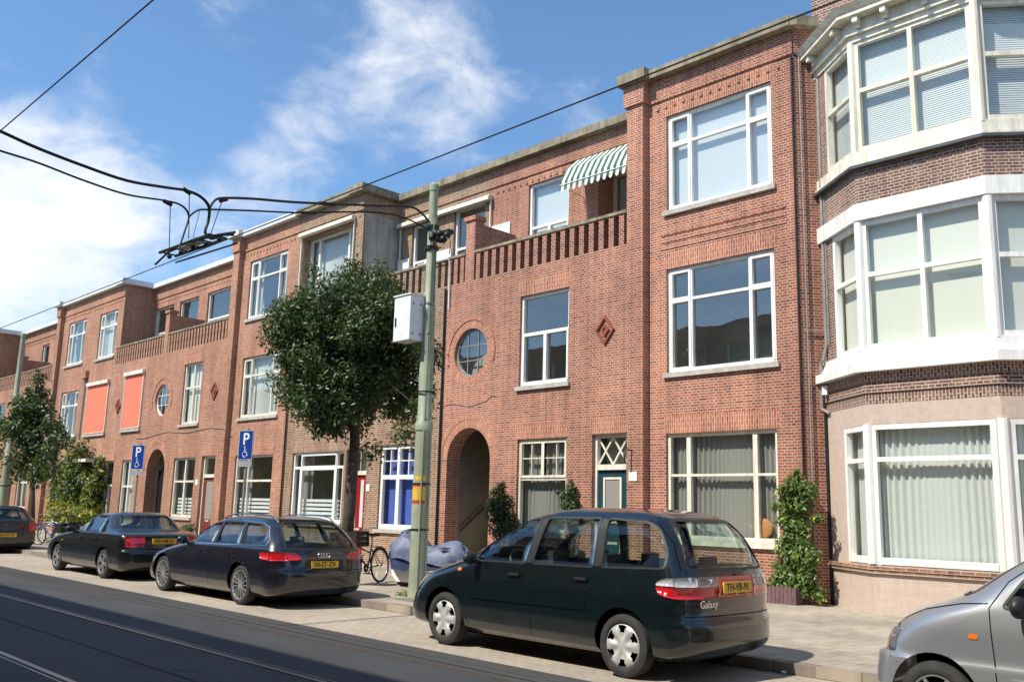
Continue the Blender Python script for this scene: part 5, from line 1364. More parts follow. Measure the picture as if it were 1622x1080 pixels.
HATCH = dict(id='hatch', label='silver grey hatchback at the lower right corner, its nose towards the people carrier',
    paint=(.40, .41, .42), pk=dict(rough=.35, metal=.65, coat=.8),
    front=[(.36, .17), (.16, .22), (.10, .37), (.11, .575), (.17, .60), (.20, .70), (.30, .83), (.47, .94), (.66, 1.01), (.80, 1.07), (1.28, 1.38), (1.70, 1.58), (2.1, 1.65), (2.6, 1.68)],
    rear=[(3.42, .17), (3.60, .26), (3.68, .45), (3.67, .70), (3.62, 1.0), (3.50, 1.3), (3.36, 1.52), (3.2, 1.62), (2.9, 1.68)],
    half=[(.72, .17), (.80, .24), (.84, .40), (.842, .575), (.83, .62), (.835, .82), (.82, .98), (.795, 1.09), (.72, 1.35), (.62, 1.56), (.54, 1.64), (.38, 1.68)],
    cf=[(.35, .17), (.5, .5), (.58, .8), (.55, 1.0), (.45, 1.2), (.4, 1.68)],
    cr=[(.3, .17), (.35, .5), (.3, 1.1), (.4, 1.68)], bar=.010,
    axles=(.74, 3.10), r=.29, arch=.345, track=.83, wheel=(6, 0), rr=.19,
    side_glass=[[(1.27, 1.03), (2.22, 1.04), (2.20, 1.56), (1.92, 1.54), (1.42, 1.24)], [(2.34, 1.05), (3.0, 1.06), (2.98, 1.54), (2.32, 1.56)]],
    pillars=[], screen=[(-.64, 1.10), (.64, 1.10), (.52, 1.56), (-.52, 1.56)], xscreen=2.2,
    rear_glass=[(-.58, 1.08), (.58, 1.08), (.50, 1.54), (-.50, 1.54)], xrear=3.0,
    seams=[[(1.22, .24), (1.19, .7), (1.17, 1.02), (1.30, 1.22), (1.62, 1.46)], [(2.28, .24), (2.28, 1.04)], [(.30, .585), (.38, .575), (.45, .54)], [(.42, .86), (.62, .955), (.95, 1.03), (1.16, 1.05)]],
    strips=[(1.30, 2.2, .50, 0, True)], handles=[(2.1, .90)],
    lamps=[('headlamp', 'F', [(-.76, .61), (-.50, .61), (-.44, .68), (-.54, .80), (-.72, .81)], 'headlens'), ('headlamp', 'L', [(.20, .61), (.36, .61), (.42, .83), (.32, .82)], 'headlens'), ('tail_lamp', 'R', [(-.80, .8), (-.62, .8), (-.60, 1.1), (-.74, 1.1)], 'redlens')],
    single=[('grille', 'F', [(-.34, .66), (.34, .66), (.30, .76), (-.30, .76)], 'blacktrim')],
    repeaters=[(1.05, .80)], plate=None, mirror=(1.42, 1.02), sh=.95, seats=(1.75, 2.5), dash=(1.42, 1.0), shelf=(3.0, 3.5, .95), exhaust=None, aerial=None)
COMPACT = dict(SALOON); COMPACT.update(id='far', label='dark car cut off by the left edge, headlamps away from the viewer', paint=(.012, .012, .012), plate=(0, .55, '63-GV-PT'),
    rear=[(3.80, .18), (3.98, .24), (4.06, .40), (4.06, .58), (4.02, .66), (4.0, .80), (3.97, .95), (3.85, 1.05), (3.7, 1.22), (3.5, 1.37), (3.3, 1.405)], axles=(.85, 3.3),
    side_glass=[[(1.62, .965), (2.42, .965), (2.38, 1.315), (2.30, 1.305), (1.82, 1.07)], [(2.50, .965), (3.26, .965), (3.22, 1.31), (2.46, 1.32)]], pillars=[], rear_glass=[(-.6, 1.0), (.6, 1.0), (.5, 1.32), (-.5, 1.32)], xrear=3.3,
    lamps=[('tail_lamp', 'R', [(-.85, .68), (-.62, .68), (-.62, .92), (-.83, .92)], 'redlens')], seams=[], seams_r=[], strips=[], shelf=(3.2, 3.5, .9), exhaust=None, repeaters=[])
CARS = [(VAN, (-10.02, 8.64, 0), 1), (ESTATE, (-18.45, 8.78, 0), 1.045), (SALOON, (-24.50, 8.86, 0), 1.05), (HATCH, (-3.80, 8.48, 0), 1), (COMPACT, (-34.9, 9.0, 0), 1)]
for sp, loc, k in CARS: make_car(sp, loc, 0, k)
# ------------------------------------------------------------------ trees and plants
def leafmat(name, col, rough=.45):
    m, t, b = newmat(name); b.inputs['Base Color'].default_value = c4(col); b.inputs['Roughness'].default_value = rough; b.inputs['Specular IOR Level'].default_value = .45
    oi = t.nodes.new('ShaderNodeNewGeometry'); n = nn(t, 'ShaderNodeTexNoise', Scale=3.0, Detail=3); t.links.new(oi.outputs['Position'], n.inputs[0])
    c_ = rampnode(t, n.outputs[0], [(.35, [x*.7 for x in col]), (.65, [min(1, x*1.4) for x in col])]); t.links.new(c_, b.inputs['Base Color'])
    tl = t.nodes.new('ShaderNodeBsdfTranslucent'); tl.inputs[0].default_value = (min(1, col[0]*2.2), min(1, col[1]*2.0), col[2]*.8, 1)
    mx = t.nodes.new('ShaderNodeMixShader'); mx.inputs[0].default_value = .22; t.links.new(b.outputs[0], mx.inputs[1]); t.links.new(tl.outputs[0], mx.inputs[2])
    t.links.new(mx.outputs[0], t.nodes['Material Output'].inputs[0]); return m
M['leaf_a'] = leafmat('leaf_dark', (.034, .062, .024)); M['leaf_b'] = leafmat('leaf_mid', (.052, .092, .030)); M['leaf_c'] = leafmat('leaf_light', (.082, .125, .042), .38)
M['leaf_y'] = leafmat('leaf_yellow', (.36, .34, .05)); M['leaf_g'] = leafmat('leaf_fresh', (.13, .21, .045)); M['leaf_r'] = leafmat('leaf_rust', (.25, .09, .05))
M['bark'] = plain('bark', (.085, .07, .05), .9, var=.4, scale=9, bump=.8); M['bark_pale'] = plain('bark_pale', (.20, .17, .11), .9, var=.35, scale=7, bump=.6)
def leaves(name, mats, wts, centres, n, size, parent=None, seed=1, flat=.55, curl=.25, aspect=.45):
    """centres: list of (point, radius, weight); leaves sit mostly on the skin of each clump"""
    rng = np.random.RandomState(seed); w_ = np.array([c[2] for c in centres], float); w_ /= w_.sum()
    ci = rng.choice(len(centres), n, p=w_); C_ = np.array([c[0] for c in centres], float)[ci]; Rr = np.array([c[1] for c in centres], float)
    Rr = Rr[ci] if Rr.ndim == 1 else Rr[ci]
    d = rng.normal(size=(n, 3)); d /= np.linalg.norm(d, axis=1)[:, None]; rad = rng.rand(n)**.45
    sc_ = Rr[:, None] if Rr.ndim == 1 else Rr
    P = C_+d*rad[:, None]*sc_
    nrm_ = d*.7+rng.normal(size=(n, 3))*.55+np.array([0, 0, flat]); nrm_ /= np.linalg.norm(nrm_, axis=1)[:, None]
    t = np.cross(nrm_, rng.normal(size=(n, 3))); t /= np.linalg.norm(t, axis=1)[:, None]; t[:, 2] -= .25; t /= np.linalg.norm(t, axis=1)[:, None]
    s_ = np.cross(nrm_, t); L = size*(.6+.8*rng.rand(n))[:, None]; Wd = L*aspect
    a = P; b_ = P+t*L*.5+s_*Wd*.5+nrm_*L*curl*.2; c = P+t*L-nrm_*L*curl*.4; e = P+t*L*.5-s_*Wd*.5+nrm_*L*curl*.2
    V = np.stack([a, b_, c, e], 1).reshape(-1, 3); me = bpy.data.meshes.new(name)
    me.vertices.add(4*n); me.vertices.foreach_set('co', V.ravel().astype(np.float32))
    me.loops.add(6*n); idx = (np.arange(n)*4)[:, None]+np.array([[0, 1, 2, 0, 2, 3]]); me.loops.foreach_set('vertex_index', idx.ravel().astype(np.int32))
    me.polygons.add(2*n); me.polygons.foreach_set('loop_start', (np.arange(2*n)*3).astype(np.int32))
    for m_ in mats: me.materials.append(M[m_])
    mi = rng.choice(len(mats), n, p=np.array(wts, float)/sum(wts)); me.polygons.foreach_set('material_index', np.repeat(mi, 2).astype(np.int32))
    me.update(calc_edges=True); me.validate(); return link(name, me, parent)
def clumps(centre, rx, ry, rz, n, rc, seed, fill=.5, low=None):
    rnd = random.Random(seed); o_ = []
    while len(o_) < n:
        v = Vector((rnd.gauss(0, 1), rnd.gauss(0, 1), rnd.gauss(0, 1))).normalized()*(rnd.random()**.35 if rnd.random() > fill*.4 else rnd.random())
        p = Vector((centre[0]+v.x*rx, centre[1]+v.y*ry, centre[2]+v.z*rz*(1 if v.z > 0 or low is None else low))); r = rc*(.65+.7*rnd.random())
        o_.append((tuple(p), r, r*r))
    return o_
def tree(label, base, crown_c, rx, ry, rz, seed, ntw, nleaf, lsize, trunk_pts, trunk_r, mats, wts, rc, bark='bark', cat='tree', low=None, group=None, extra=()):
    t = empty('tree', base); tag(t, label, cat, group); q = Matrix.Translation(-Vector(base)); rnd = random.Random(seed)
    cl = clumps(crown_c, rx, ry, rz, ntw, rc, seed, low=low)+list(extra)
    b = MB(); b.tube(trunk_pts, trunk_r, 12); top = Vector(trunk_pts[-1]); fork = Vector(trunk_pts[-2])
    o = b.build('trunk', M[bark], t, smooth='all'); o.matrix_parent_inverse = q
    b = MB()
    for k, c in enumerate(cl):
        if k % 3: continue
        e = Vector(c[0]); s0 = fork.lerp(top, rnd.random()); mid_ = s0.lerp(e, .5)+Vector((rnd.uniform(-.15, .15), rnd.uniform(-.15, .15), rnd.uniform(-.05, .25)))
        b.tube([s0, s0.lerp(mid_, .5)+Vector((0, 0, .06)), mid_, e], [.055, .04, .026, .008], 6)
    o = b.build('branches', M[bark], t, smooth='all'); o.matrix_parent_inverse = q
    o = leaves('crown', mats, wts, cl, nleaf, lsize, t, seed); o.matrix_parent_inverse = q
    return t
# the round-headed tree beside the estate car
TY = 10.9
tp = lambda px, py, y=TY: atY(px, py, y)
base = tp(545, 850); base.z = .12; fk = tp(562, 700)
cc_ = tp(552, 566); ctop = tp(560, 408).z; cbot = tp(560, 712).z
RX = 1.93
tree('big round-headed street tree with dense dark leaves and a dark trunk, behind the estate car', tuple(base), (cc_.x, TY+.05, (ctop+cbot)/2+.02), RX*.84, RX*.84, (ctop-cbot)/2*.84, 11, 230, 78000, .098,
     [tuple(base), tuple(base.lerp(fk, .5)+Vector((.04, 0, 0))), tuple(fk), (cc_.x, TY+.1, (ctop+cbot)/2+.3)], [.155, .12, .105, .05], ['leaf_a', 'leaf_b', 'leaf_c', 'leaf_r'], [.38, .38, .23, .012], .38,
     extra=[(tuple(tp(*p_)), r_, r_*r_*.8) for p_, r_ in (((640, 690), .35), (668, 672) and ((668, 650), .35), ((480, 650), .4), ((560, 425), .32), ((495, 425), .25), ((600, 428), .28), ((450, 490), .38), ((440, 600), .35), ((680, 560), .35), ((590, 715), .28))])
# bent lower limb
# young tree at the left
ly = 10.9; lb = tp(50, 862, ly); lb.z = .12; lc = tp(52, 690, ly)
ext = [(tuple(tp(px, py, ly)), r_, r_*r_*k_) for px, py, r_, k_ in ((62, 600, .35, .8), (56, 625, .5, .8), (64, 650, .5, .8), (40, 660, .5, .8), (82, 672, .4, .8), (98, 694, .4, .8), (60, 695, .6, 1), (20, 690, .55, 1), (38, 725, .65, 1), (76, 722, .5, .8), (5, 672, .5, .6), (112, 700, .25, .6), (60, 750, .5, .6), (18, 742, .6, .8), (-10, 715, .6, .8), (84, 745, .3, .6))]
t = tree('young street tree with an open spiky crown at the left edge', tuple(lb), tuple(lc), .8, .8, 1.9, 5, 12, 6800, .18, [tuple(lb), tuple(lb.lerp(lc, .5)), tuple(lc), tuple(tp(58, 600, ly))], [.11, .09, .07, .02],
     ['leaf_a', 'leaf_b', 'leaf_c'], [.4, .4, .2], .55, extra=ext)
def bush(label, cl, n, size, mats, wts, seed, cat='shrub', group=None, name='shrub', base=None, stem=True, aspect=.5):
    bs = base or (sum(c[0][0] for c in cl)/len(cl), sum(c[0][1] for c in cl)/len(cl), .12)
    t = empty(name, bs); tag(t, label, cat, group); q = Matrix.Translation(-Vector(bs))
    o = leaves('foliage', mats, wts, cl, n, size, t, seed, aspect=aspect); o.matrix_parent_inverse = q
    if stem:
        b = MB(); rnd = random.Random(seed)
        for c in cl[::2]:
            e = Vector(c[0]); s0 = Vector(bs)+Vector((rnd.uniform(-.08, .08), rnd.uniform(-.05, .05), 0)); b.tube([s0, s0.lerp(e, .5)+Vector((rnd.uniform(-.1, .1), 0, .1)), e], [.022, .016, .006], 5)
        o = b.build('stem', M['bark'], t, smooth='all'); o.matrix_parent_inverse = q
    return t
def pxcl(pts, y): return [(tuple(atY(px, py, y)), r, r*r) for px, py, r in pts]
vy = Y1-.24
vine = pxcl([(1262, 752, .12), (1255, 768, .2), (1245, 780, .2), (1278, 775, .2), (1248, 800, .2), (1268, 798, .2), (1245, 825, .19), (1265, 830, .2), (1252, 850, .19), (1270, 858, .2), (1246, 868, .22), (1262, 885, .24), (1280, 880, .22), (1240, 900, .22), (1258, 915, .24), (1278, 912, .24), (1250, 932, .22), (1232, 920, .15), (1290, 822, .1), (1300, 820, .07), (1270, 932, .2), (1296, 940, .14), (1250, 945, .14), (1228, 800, .08)], vy)
bush('tall fresh green climber on the corner between the big window and the drain pipes', vine, 6800, .085, ['leaf_b', 'leaf_c', 'leaf_g', 'leaf_y'], [.15, .3, .5, .07], 21, 'climbing plant', base=(-8.95, vy, .3), name='climbing_plant')
# palisade planter under it
pl = empty('planter', (-9.0, 15.75, .12)); tag(pl, 'low planter of upright maroon palings under the tall climber', 'planter'); q = Matrix.Translation(-pl.location)
M['paling'] = plain('paling_maroon', (.15, .085, .09), .85, var=.3, scale=8); M['soil'] = plain('soil', (.03, .022, .016), 1)
b = MB(); x = -9.42
random.seed(4)
while x < -8.65:
    hh = .30+random.uniform(-.015, .015); b.box(x, x+.075, 15.60, 15.66, .118, .12+hh); x += .082
y = 15.68
while y < 16.05: b.box(-8.66, -8.6, y, y+.075, .118, .42); b.box(-9.48, -9.42, y, y+.075, .118, .42); y += .082
o = b.build('paling', M['paling'], pl); o.matrix_parent_inverse = q
b = MB(); b.box(-9.42, -8.66, 15.66, 16.07, .118, .36); o = b.build('soil', M['soil'], pl); o.matrix_parent_inverse = q
bush('dark conifer bush in front of the arched entrance', pxcl([(790, 790, .26), (786, 812, .28), (800, 815, .28), (780, 798, .18), (802, 795, .22), (792, 838, .3), (808, 830, .26), (784, 776, .12), (794, 770, .14)], 15.3), 4200, .07, ['leaf_a', 'leaf_b'], [.7, .3], 31, 'shrub')
bush('small climbing plant on the wall to the left of the teal door', pxcl([(893, 785, .13), (903, 778, .16), (898, 795, .18), (907, 800, .18), (902, 815, .2), (888, 778, .07), (905, 765, .08)], Y0-.15), 1300, .075, ['leaf_a', 'leaf_b', 'leaf_g'], [.5, .35, .15], 33, 'climbing plant', name='climbing_plant', base=(-14.2, Y0-.1, .12))
bush('big dark climber with yellow edges on the farthest house, under the wall window', pxcl([(128, 715, .55), (118, 730, .6), (105, 745, .65), (120, 755, .75), (100, 765, .7), (118, 780, .8), (98, 785, .7), (132, 735, .35), (135, 760, .4)], Y1-.55), 5200, .17, ['leaf_a', 'leaf_b', 'leaf_g', 'leaf_y'], [.30, .38, .2, .12], 35, 'climbing plant', name='climbing_plant')
bush('low bright yellow shrub beside the parked bicycle', pxcl([(90, 815, .4), (105, 812, .5), (120, 820, .5), (138, 822, .4), (98, 828, .4), (80, 822, .3), (115, 835, .4), (85, 800, .3), (150, 838, .25)], 13.6), 3400, .15, ['leaf_c', 'leaf_g', 'leaf_y'], [.12, .4, .48], 37)
bush('yellow leaved climber around the cream canopied window', pxcl([(150, 770, .5), (145, 785, .5), (158, 745, .28), (155, 730, .25), (160, 728, .2), (148, 800, .5), (155, 760, .35), (140, 800, .4)], Y1-.5), 2600, .16, ['leaf_a', 'leaf_b', 'leaf_g', 'leaf_y'], [.2, .35, .2, .25], 39, 'climbing plant', name='climbing_plant')
bush('low grey-green lavender shrub beside the glazed brown door', pxcl([(295, 838, .22), (303, 836, .22), (288, 842, .2)], 15.3), 700, .08, ['leaf_b', 'leaf_c'], [.6, .4], 41)
bush('dark shrub by the doorway left of the young tree', pxcl([(35, 835, .4), (45, 840, .35), (25, 842, .4)], 15), 1200, .15, ['leaf_a', 'leaf_b'], [.6, .4], 43)
# weeds at the foot of the pole
bush('tuft of weeds at the foot of the green pole', pxcl([(640, 943, .09), (650, 946, .09), (632, 942, .07), (655, 948, .06)], 10.5), 300, .07, ['leaf_g', 'leaf_c'], [.6, .4], 45, 'weeds', name='weeds', stem=False, aspect=.25)

# ------------------------------------------------------------------ the green tramway pole
M['polegreen'] = plain('pole_green', (.30, .33, .23), .5, var=.18, scale=3, bump=.1); M['boxgrey'] = plain('cabinet_grey', (.74, .75, .74), .4, var=.06); M['yellowpaint'] = plain('sticker_yellow', (.65, .42, .03), .6, var=.2); M['redpaint'] = plain('sticker_red', (.50, .05, .02), .6)
M['cable'] = plain('black_cable', (.012, .012, .013), .6)
PX, PY = -13.10, 10.55
def pole(x, y, label, H=7.75, s=1.0, full=True):
    t = empty('tram_pole', (x, y, .12)); tag(t, label, 'pole', 'green tramway poles')
    b = MB(); b.lathe([(.165, 0), (.155, .25), (.15, 2.6), (.148, 2.9), (.165, 2.92), (.165, 3.05), (.130, 3.1), (.118, 5.1), (.125, 5.12), (.125, 5.2), (.098, 5.25), (.085, 6.9), (.083, 7.45), (.095, 7.46), (.095, 7.58), (.05, 7.63), (.0, 7.64)], (0, 0, 0), (0, 0, 1), 20); b.build('pole', M['polegreen'], t, smooth=True)
    b = MB()
    for z in (1.15, 1.95, 3.6): b = MB(); b.lathe([(.155, z), (.165, z), (.165, z+.03), (.155, z+.03)], (0, 0, 0), (0, 0, 1), 20); b.build('steel_band', M['steel_dark'], t)
    return t
P1_ = pole(PX, PY, 'tall pale green tramway pole with a grey cabinet, beside the people carrier')
zb0 = atY(660, 540, PY-.2).z; zb1 = atY(660, 472, PY-.2).z
b = MB(); b.box(-.50, -.02, -.42, -.10, zb0-.12, zb1-.10); o = b.build('cabinet', M['boxgrey'], P1_)
md = o.modifiers.new('bevel', 'BEVEL'); md.width = .015; md.segments = 2
b = MB(); b.box(-.52, .0, -.44, -.08, zb1-.10, zb1-.075); b.build('cabinet_lid', M['boxgrey'], o)
b = MB(); b.box(-.46, -.42, -.428, -.42, zb0+.15, zb0+.32); b.build('lock', M['steel_dark'], o)
b = MB()
for z in (zb0, zb1-.26):
    for y in (-.36, -.18): b.tube([(-.02, y, z), (0.0, y, z)], .022, 8)
    b.box(-.12, .12, -.1, .02, z+.02, z+.06)
b.build('bracket', M['tin'], P1_)
b = MB(); b.tube([(-.17, -.02, .0), (-.165, -.02, 2.9), (-.14, -.02, 3.2), (-.14, -.04, zb0-.2)], .02, 8); b.tube([(.12, -.11, .0), (.115, -.10, 2.9), (.10, -.08, 3.2), (.09, -.06, 6.5), (.12, -.05, 6.9)], .014, 6); b.tube([(.16, .03, 0), (.15, .03, 3), (.12, .03, 3.3), (.1, .03, 6.6)], .01, 6); b.build('conduit', M['polegreen'], P1_, smooth=True)
def wrap(z0, z1, a0, a1, r, mat, nm):
    b = MB(); n = 10
    for k in range(n):
        p, q_ = a0+(a1-a0)*k/n, a0+(a1-a0)*(k+1)/n; b.face([(r*math.cos(p), r*math.sin(p), z0), (r*math.cos(q_), r*math.sin(q_), z0), (r*math.cos(q_), r*math.sin(q_), z1), (r*math.cos(p), r*math.sin(p), z1)])
    b.build(nm, M[mat], P1_)
zs_ = [atY(668, py, PY-.15).z-.12 for py in (797, 792, 770, 765)]
wrap(zs_[0], zs_[1], -2.9, -.2, .157, 'redpaint', 'red_marking'); wrap(zs_[1]+.003, zs_[2]-.003, -2.8, -.2, .156, 'yellowpaint', 'yellow_marking'); wrap(zs_[2], zs_[3], -2.9, -.2, .157, 'redpaint', 'red_marking'); wrap(zs_[3]+.05, zs_[3]+.13, -1.5, -.2, .156, 'yellowpaint', 'yellow_marking')
b = MB(); z_ = 6.55
for k in range(6):
    b.ball((.16+.07*k, -.12+.03*(k % 3), z_-.06+.09*(k % 2)-.02*k), .075, 10, 7); 
b.box(-.03, .55, -.06, .06, z_-.02, z_+.05); b.lathe([(.11, z_-.25), (.13, z_-.25), (.13, z_-.18), (.11, z_-.18)], (0, 0, 0), (0, 0, 1), 16); b.lathe([(.11, z_+.15), (.13, z_+.15), (.13, z_+.22), (.11, z_+.22)], (0, 0, 0), (0, 0, 1), 16)
b.tube([(.5, -.1, z_-.1), (.66, -.1, z_-.2), (.62, -.08, z_-.45)], .01, 5); b.tube([(.2, -.15, z_-.1), (.3, -.15, z_-.32), (.42, -.12, z_-.3)], .012, 5)
b.build('cable_clamp', M['steel_dark'], P1_, smooth=True)
lp = atY(4, 800, 10.6); pole(lp.x, 10.6, 'pale green tramway pole at the left edge behind the young tree')
lamp = [o for o in COL.objects if o.name.startswith('tram_pole')][-1]

# ------------------------------------------------------------------ overhead wires
def wire(label, parts_, cat='wire', name='overhead_wire', group=None):
    p0 = Vector(parts_[0][1][0]); t = empty(name, tuple(p0)); tag(t, label, cat, group); q = Matrix.Translation(-p0)
    for nm, pts, r in parts_:
        b = MB(); b.tube(pts, r, 6); o = b.build(nm, M['cable'], t, smooth=True); o.matrix_parent_inverse = q
    return t
wy = 5.94
pa, pb = atY(0, 520, wy), atY(1280, 20, wy); dx_ = pb-pa
wire('contact wire running across the whole picture above the near track', [('wire', [tuple(pa-dx_*9), tuple(pa), tuple(pb), tuple(pb+dx_*.8)], .008)], group='tram contact wires')
wy2 = 2.65; pc, pd = atY(0, 208, wy2), atY(243, 0, wy2); dx2 = pd-pc
wire('contact wire cutting the upper left corner of the sky', [('wire', [tuple(pc-dx2*12), tuple(pc), tuple(pd), tuple(pd+dx2*3)], .007)], group='tram contact wires')
# feeder cables crossing the street in the vertical plane through the pole
asm = atY(312, 388, wy); A0_ = Vector((PX, PY, 6.8)); dirh = Vector((A0_.x-asm.x, A0_.y-asm.y, 0)).normalized(); pn = Vector((-dirh.y, dirh.x, 0))
def fp(px, py): return tuple(atP(px, py, A0_, pn))
def smooth(pts, n=5):
    P = [Vector(p) for p in pts]; o_ = []
    for i in range(len(P)-1):
        a, b_, c, d = P[max(i-1, 0)], P[i], P[i+1], P[min(i+2, len(P)-1)]
        for k in range(n):
            t = k/n; o_.append(tuple(.5*((2*b_)+(c-a)*t+(2*a-5*b_+4*c-d)*t*t+(3*b_-a-3*c+d)*t**3)))
    o_.append(tuple(P[-1])); return o_
up1 = [fp(*p) for p in ((0, 208), (60, 235), (130, 262), (200, 286), (262, 297), (295, 302), (318, 312), (331, 328), (330, 350), (325, 368), (335, 378), (352, 372), (370, 372))]
up2 = [fp(*p) for p in ((0, 239), (60, 258), (130, 285), (200, 308), (262, 318), (288, 326), (299, 342), (293, 365), (284, 392))]
rt1 = [fp(*p) for p in ((330, 335), (338, 320), (352, 314), (400, 315), (460, 320), (520, 323), (600, 326), (650, 328), (668, 338), (680, 352))]
rt2 = [fp(*p) for p in ((299, 344), (312, 334), (330, 332), (400, 334), (470, 337), (540, 336), (600, 337), (640, 345), (668, 358), (684, 366))]
far1 = [tuple(Vector(up1[0])+(Vector(up1[0])-Vector(up1[1]))*2)]; far2 = [tuple(Vector(up2[0])+(Vector(up2[0])-Vector(up2[1]))*2)]
wire('black feeder cables looping down to the contact wire and on to the green pole', [('cable', smooth(far1+up1), .024), ('cable', smooth(far2+up2), .016), ('cable', smooth(rt1), .021), ('cable', smooth(rt2), .015),
    ('hanger', [fp(300, 303), fp(299, 378)], .007), ('hanger', [fp(270, 322), fp(268, 392)], .007), ('hanger', [fp(352, 318), fp(334, 370)], .007), ('hanger', [fp(316, 335), fp(306, 375)], .005),
    ('clamp', [fp(290, 299), fp(302, 307)], .035), ('clamp', [fp(259, 318), fp(272, 325)], .032), ('clamp', [fp(348, 319), fp(360, 316)], .03), ('clamp', [fp(505, 322), fp(530, 324)], .035), ('clamp', [fp(478, 337), fp(500, 338)], .03)], 'cable', 'feeder_cable')
ai = [atY(px, py, wy) for px, py in ((246, 419), (266, 400), (300, 384), (345, 372), (372, 368))]
t = empty('section_insulator', tuple(ai[2])); tag(t, 'small black frame hanging on the contact wire where the feeder cables come down', 'insulator'); q = Matrix.Translation(-ai[2])
b = MB(); b.tube([tuple(p) for p in ai], .018, 6)
for dy in (-.13, .13): b.tube([tuple(ai[1]+Vector((0, dy, -.03))), tuple(ai[3]+Vector((0, dy, -.03)))], .025, 6)
for k in range(5):
    p = ai[1].lerp(ai[3], k/4); b.tube([tuple(p+Vector((0, -.14, -.02))), tuple(p+Vector((0, .14, -.02)))], .014, 6); b.ball(tuple(p+Vector((0, .03, -.06))), .04, 8, 6)
b.tube([tuple(ai[1]+Vector((.1, .1, -.16))), tuple(ai[4]+Vector((-.1, .1, -.12)))], .014, 6)
o = b.build('frame', M['cable'], t, smooth=True); o.matrix_parent_inverse = q
b = MB(); b.box(-.25, .35, -.07, .07, -.07, .0); o = b.build('insulator_block', M['polegreen'], t)

# ------------------------------------------------------------------ parking signs
M['signblue'] = plain('sign_blue', (.008, .045, .26), .35, var=.06); M['signwhite'] = plain('sign_white', (.75, .76, .76), .4, var=.03); M['galv'] = plain('galvanised', (.38, .39, .39), .45, metal=.5, var=.1); M['signback'] = plain('sign_grey', (.30, .31, .33), .5)
def sign(px0, py0, px1, py1, y, label, rz):
    a, c = atY(px0, py0, y), atY(px1, py1, y); cx, cz = (a.x+c.x)/2, (a.z+c.z)/2; Hh = .64; Ww = .44
    t = empty('parking_sign', (cx, y, .12), rz); tag(t, label, 'traffic sign', 'disabled parking signs')
    z = cz-.12
    b = MB(); b.tube([(0, .05, 0), (0, .05, z+Hh/2+.04)], .03, 10); b.build('post', M['galv'], t, smooth=True)
    b = MB(); b.box(-Ww/2, Ww/2, 0, .012, z-Hh/2, z+Hh/2); bo = b.build('sign_board', M['signblue'], t)
    b = MB(); e = .008
    for q_ in ((-Ww/2, -Ww/2+e, z-Hh/2, z+Hh/2), (Ww/2-e, Ww/2, z-Hh/2, z+Hh/2), (-Ww/2+e, Ww/2-e, z-Hh/2, z-Hh/2+e), (-Ww/2+e, Ww/2-e, z+Hh/2-e, z+Hh/2)): b.box(q_[0], q_[1], -.002, -.0005, q_[2], q_[3])
    b.build('border', M['signwhite'], bo)
    text_on(bo, 'letter', 'P', .36, Matrix.Translation((0, -.003, z+.12)) @ Matrix.Rotation(R(90), 4, 'X'), M['signwhite'], 1.1)
    b = MB(); zz = z-.17; ft = lambda pts, r: b.tube([(p[0], -.004, zz+p[1]) for p in pts], r, 6)
    ft([(-.02, .11), (-.015, .02), (.045, .015), (.07, -.06), (.10, -.05)], .010); ft([(-.018, .06), (.035, .06)], .008); b.ball((-.02, -.004, zz+.125), .018, 10, 6, (1, .3, 1))
    ft([(-.005+.065*math.cos(a_), -.03+.065*math.sin(a_)) for a_ in [R(110+k*24) for k in range(11)]], .008); b.build('wheelchair_symbol', M['signwhite'], bo, smooth=True)
    b = MB(); b.box(-Ww/2, Ww/2, 0, .012, z-Hh/2-.15, z-Hh/2-.02); b.build('under_plate', M['signback'], t)
    return t
sign(206, 706, 231, 742, 10.0, 'blue disabled parking sign farther along the kerb, beyond the black saloon', R(20))
sign(376, 684, 403, 726, 10.0, 'blue disabled parking sign nearer the big tree, above the estate car', R(14))

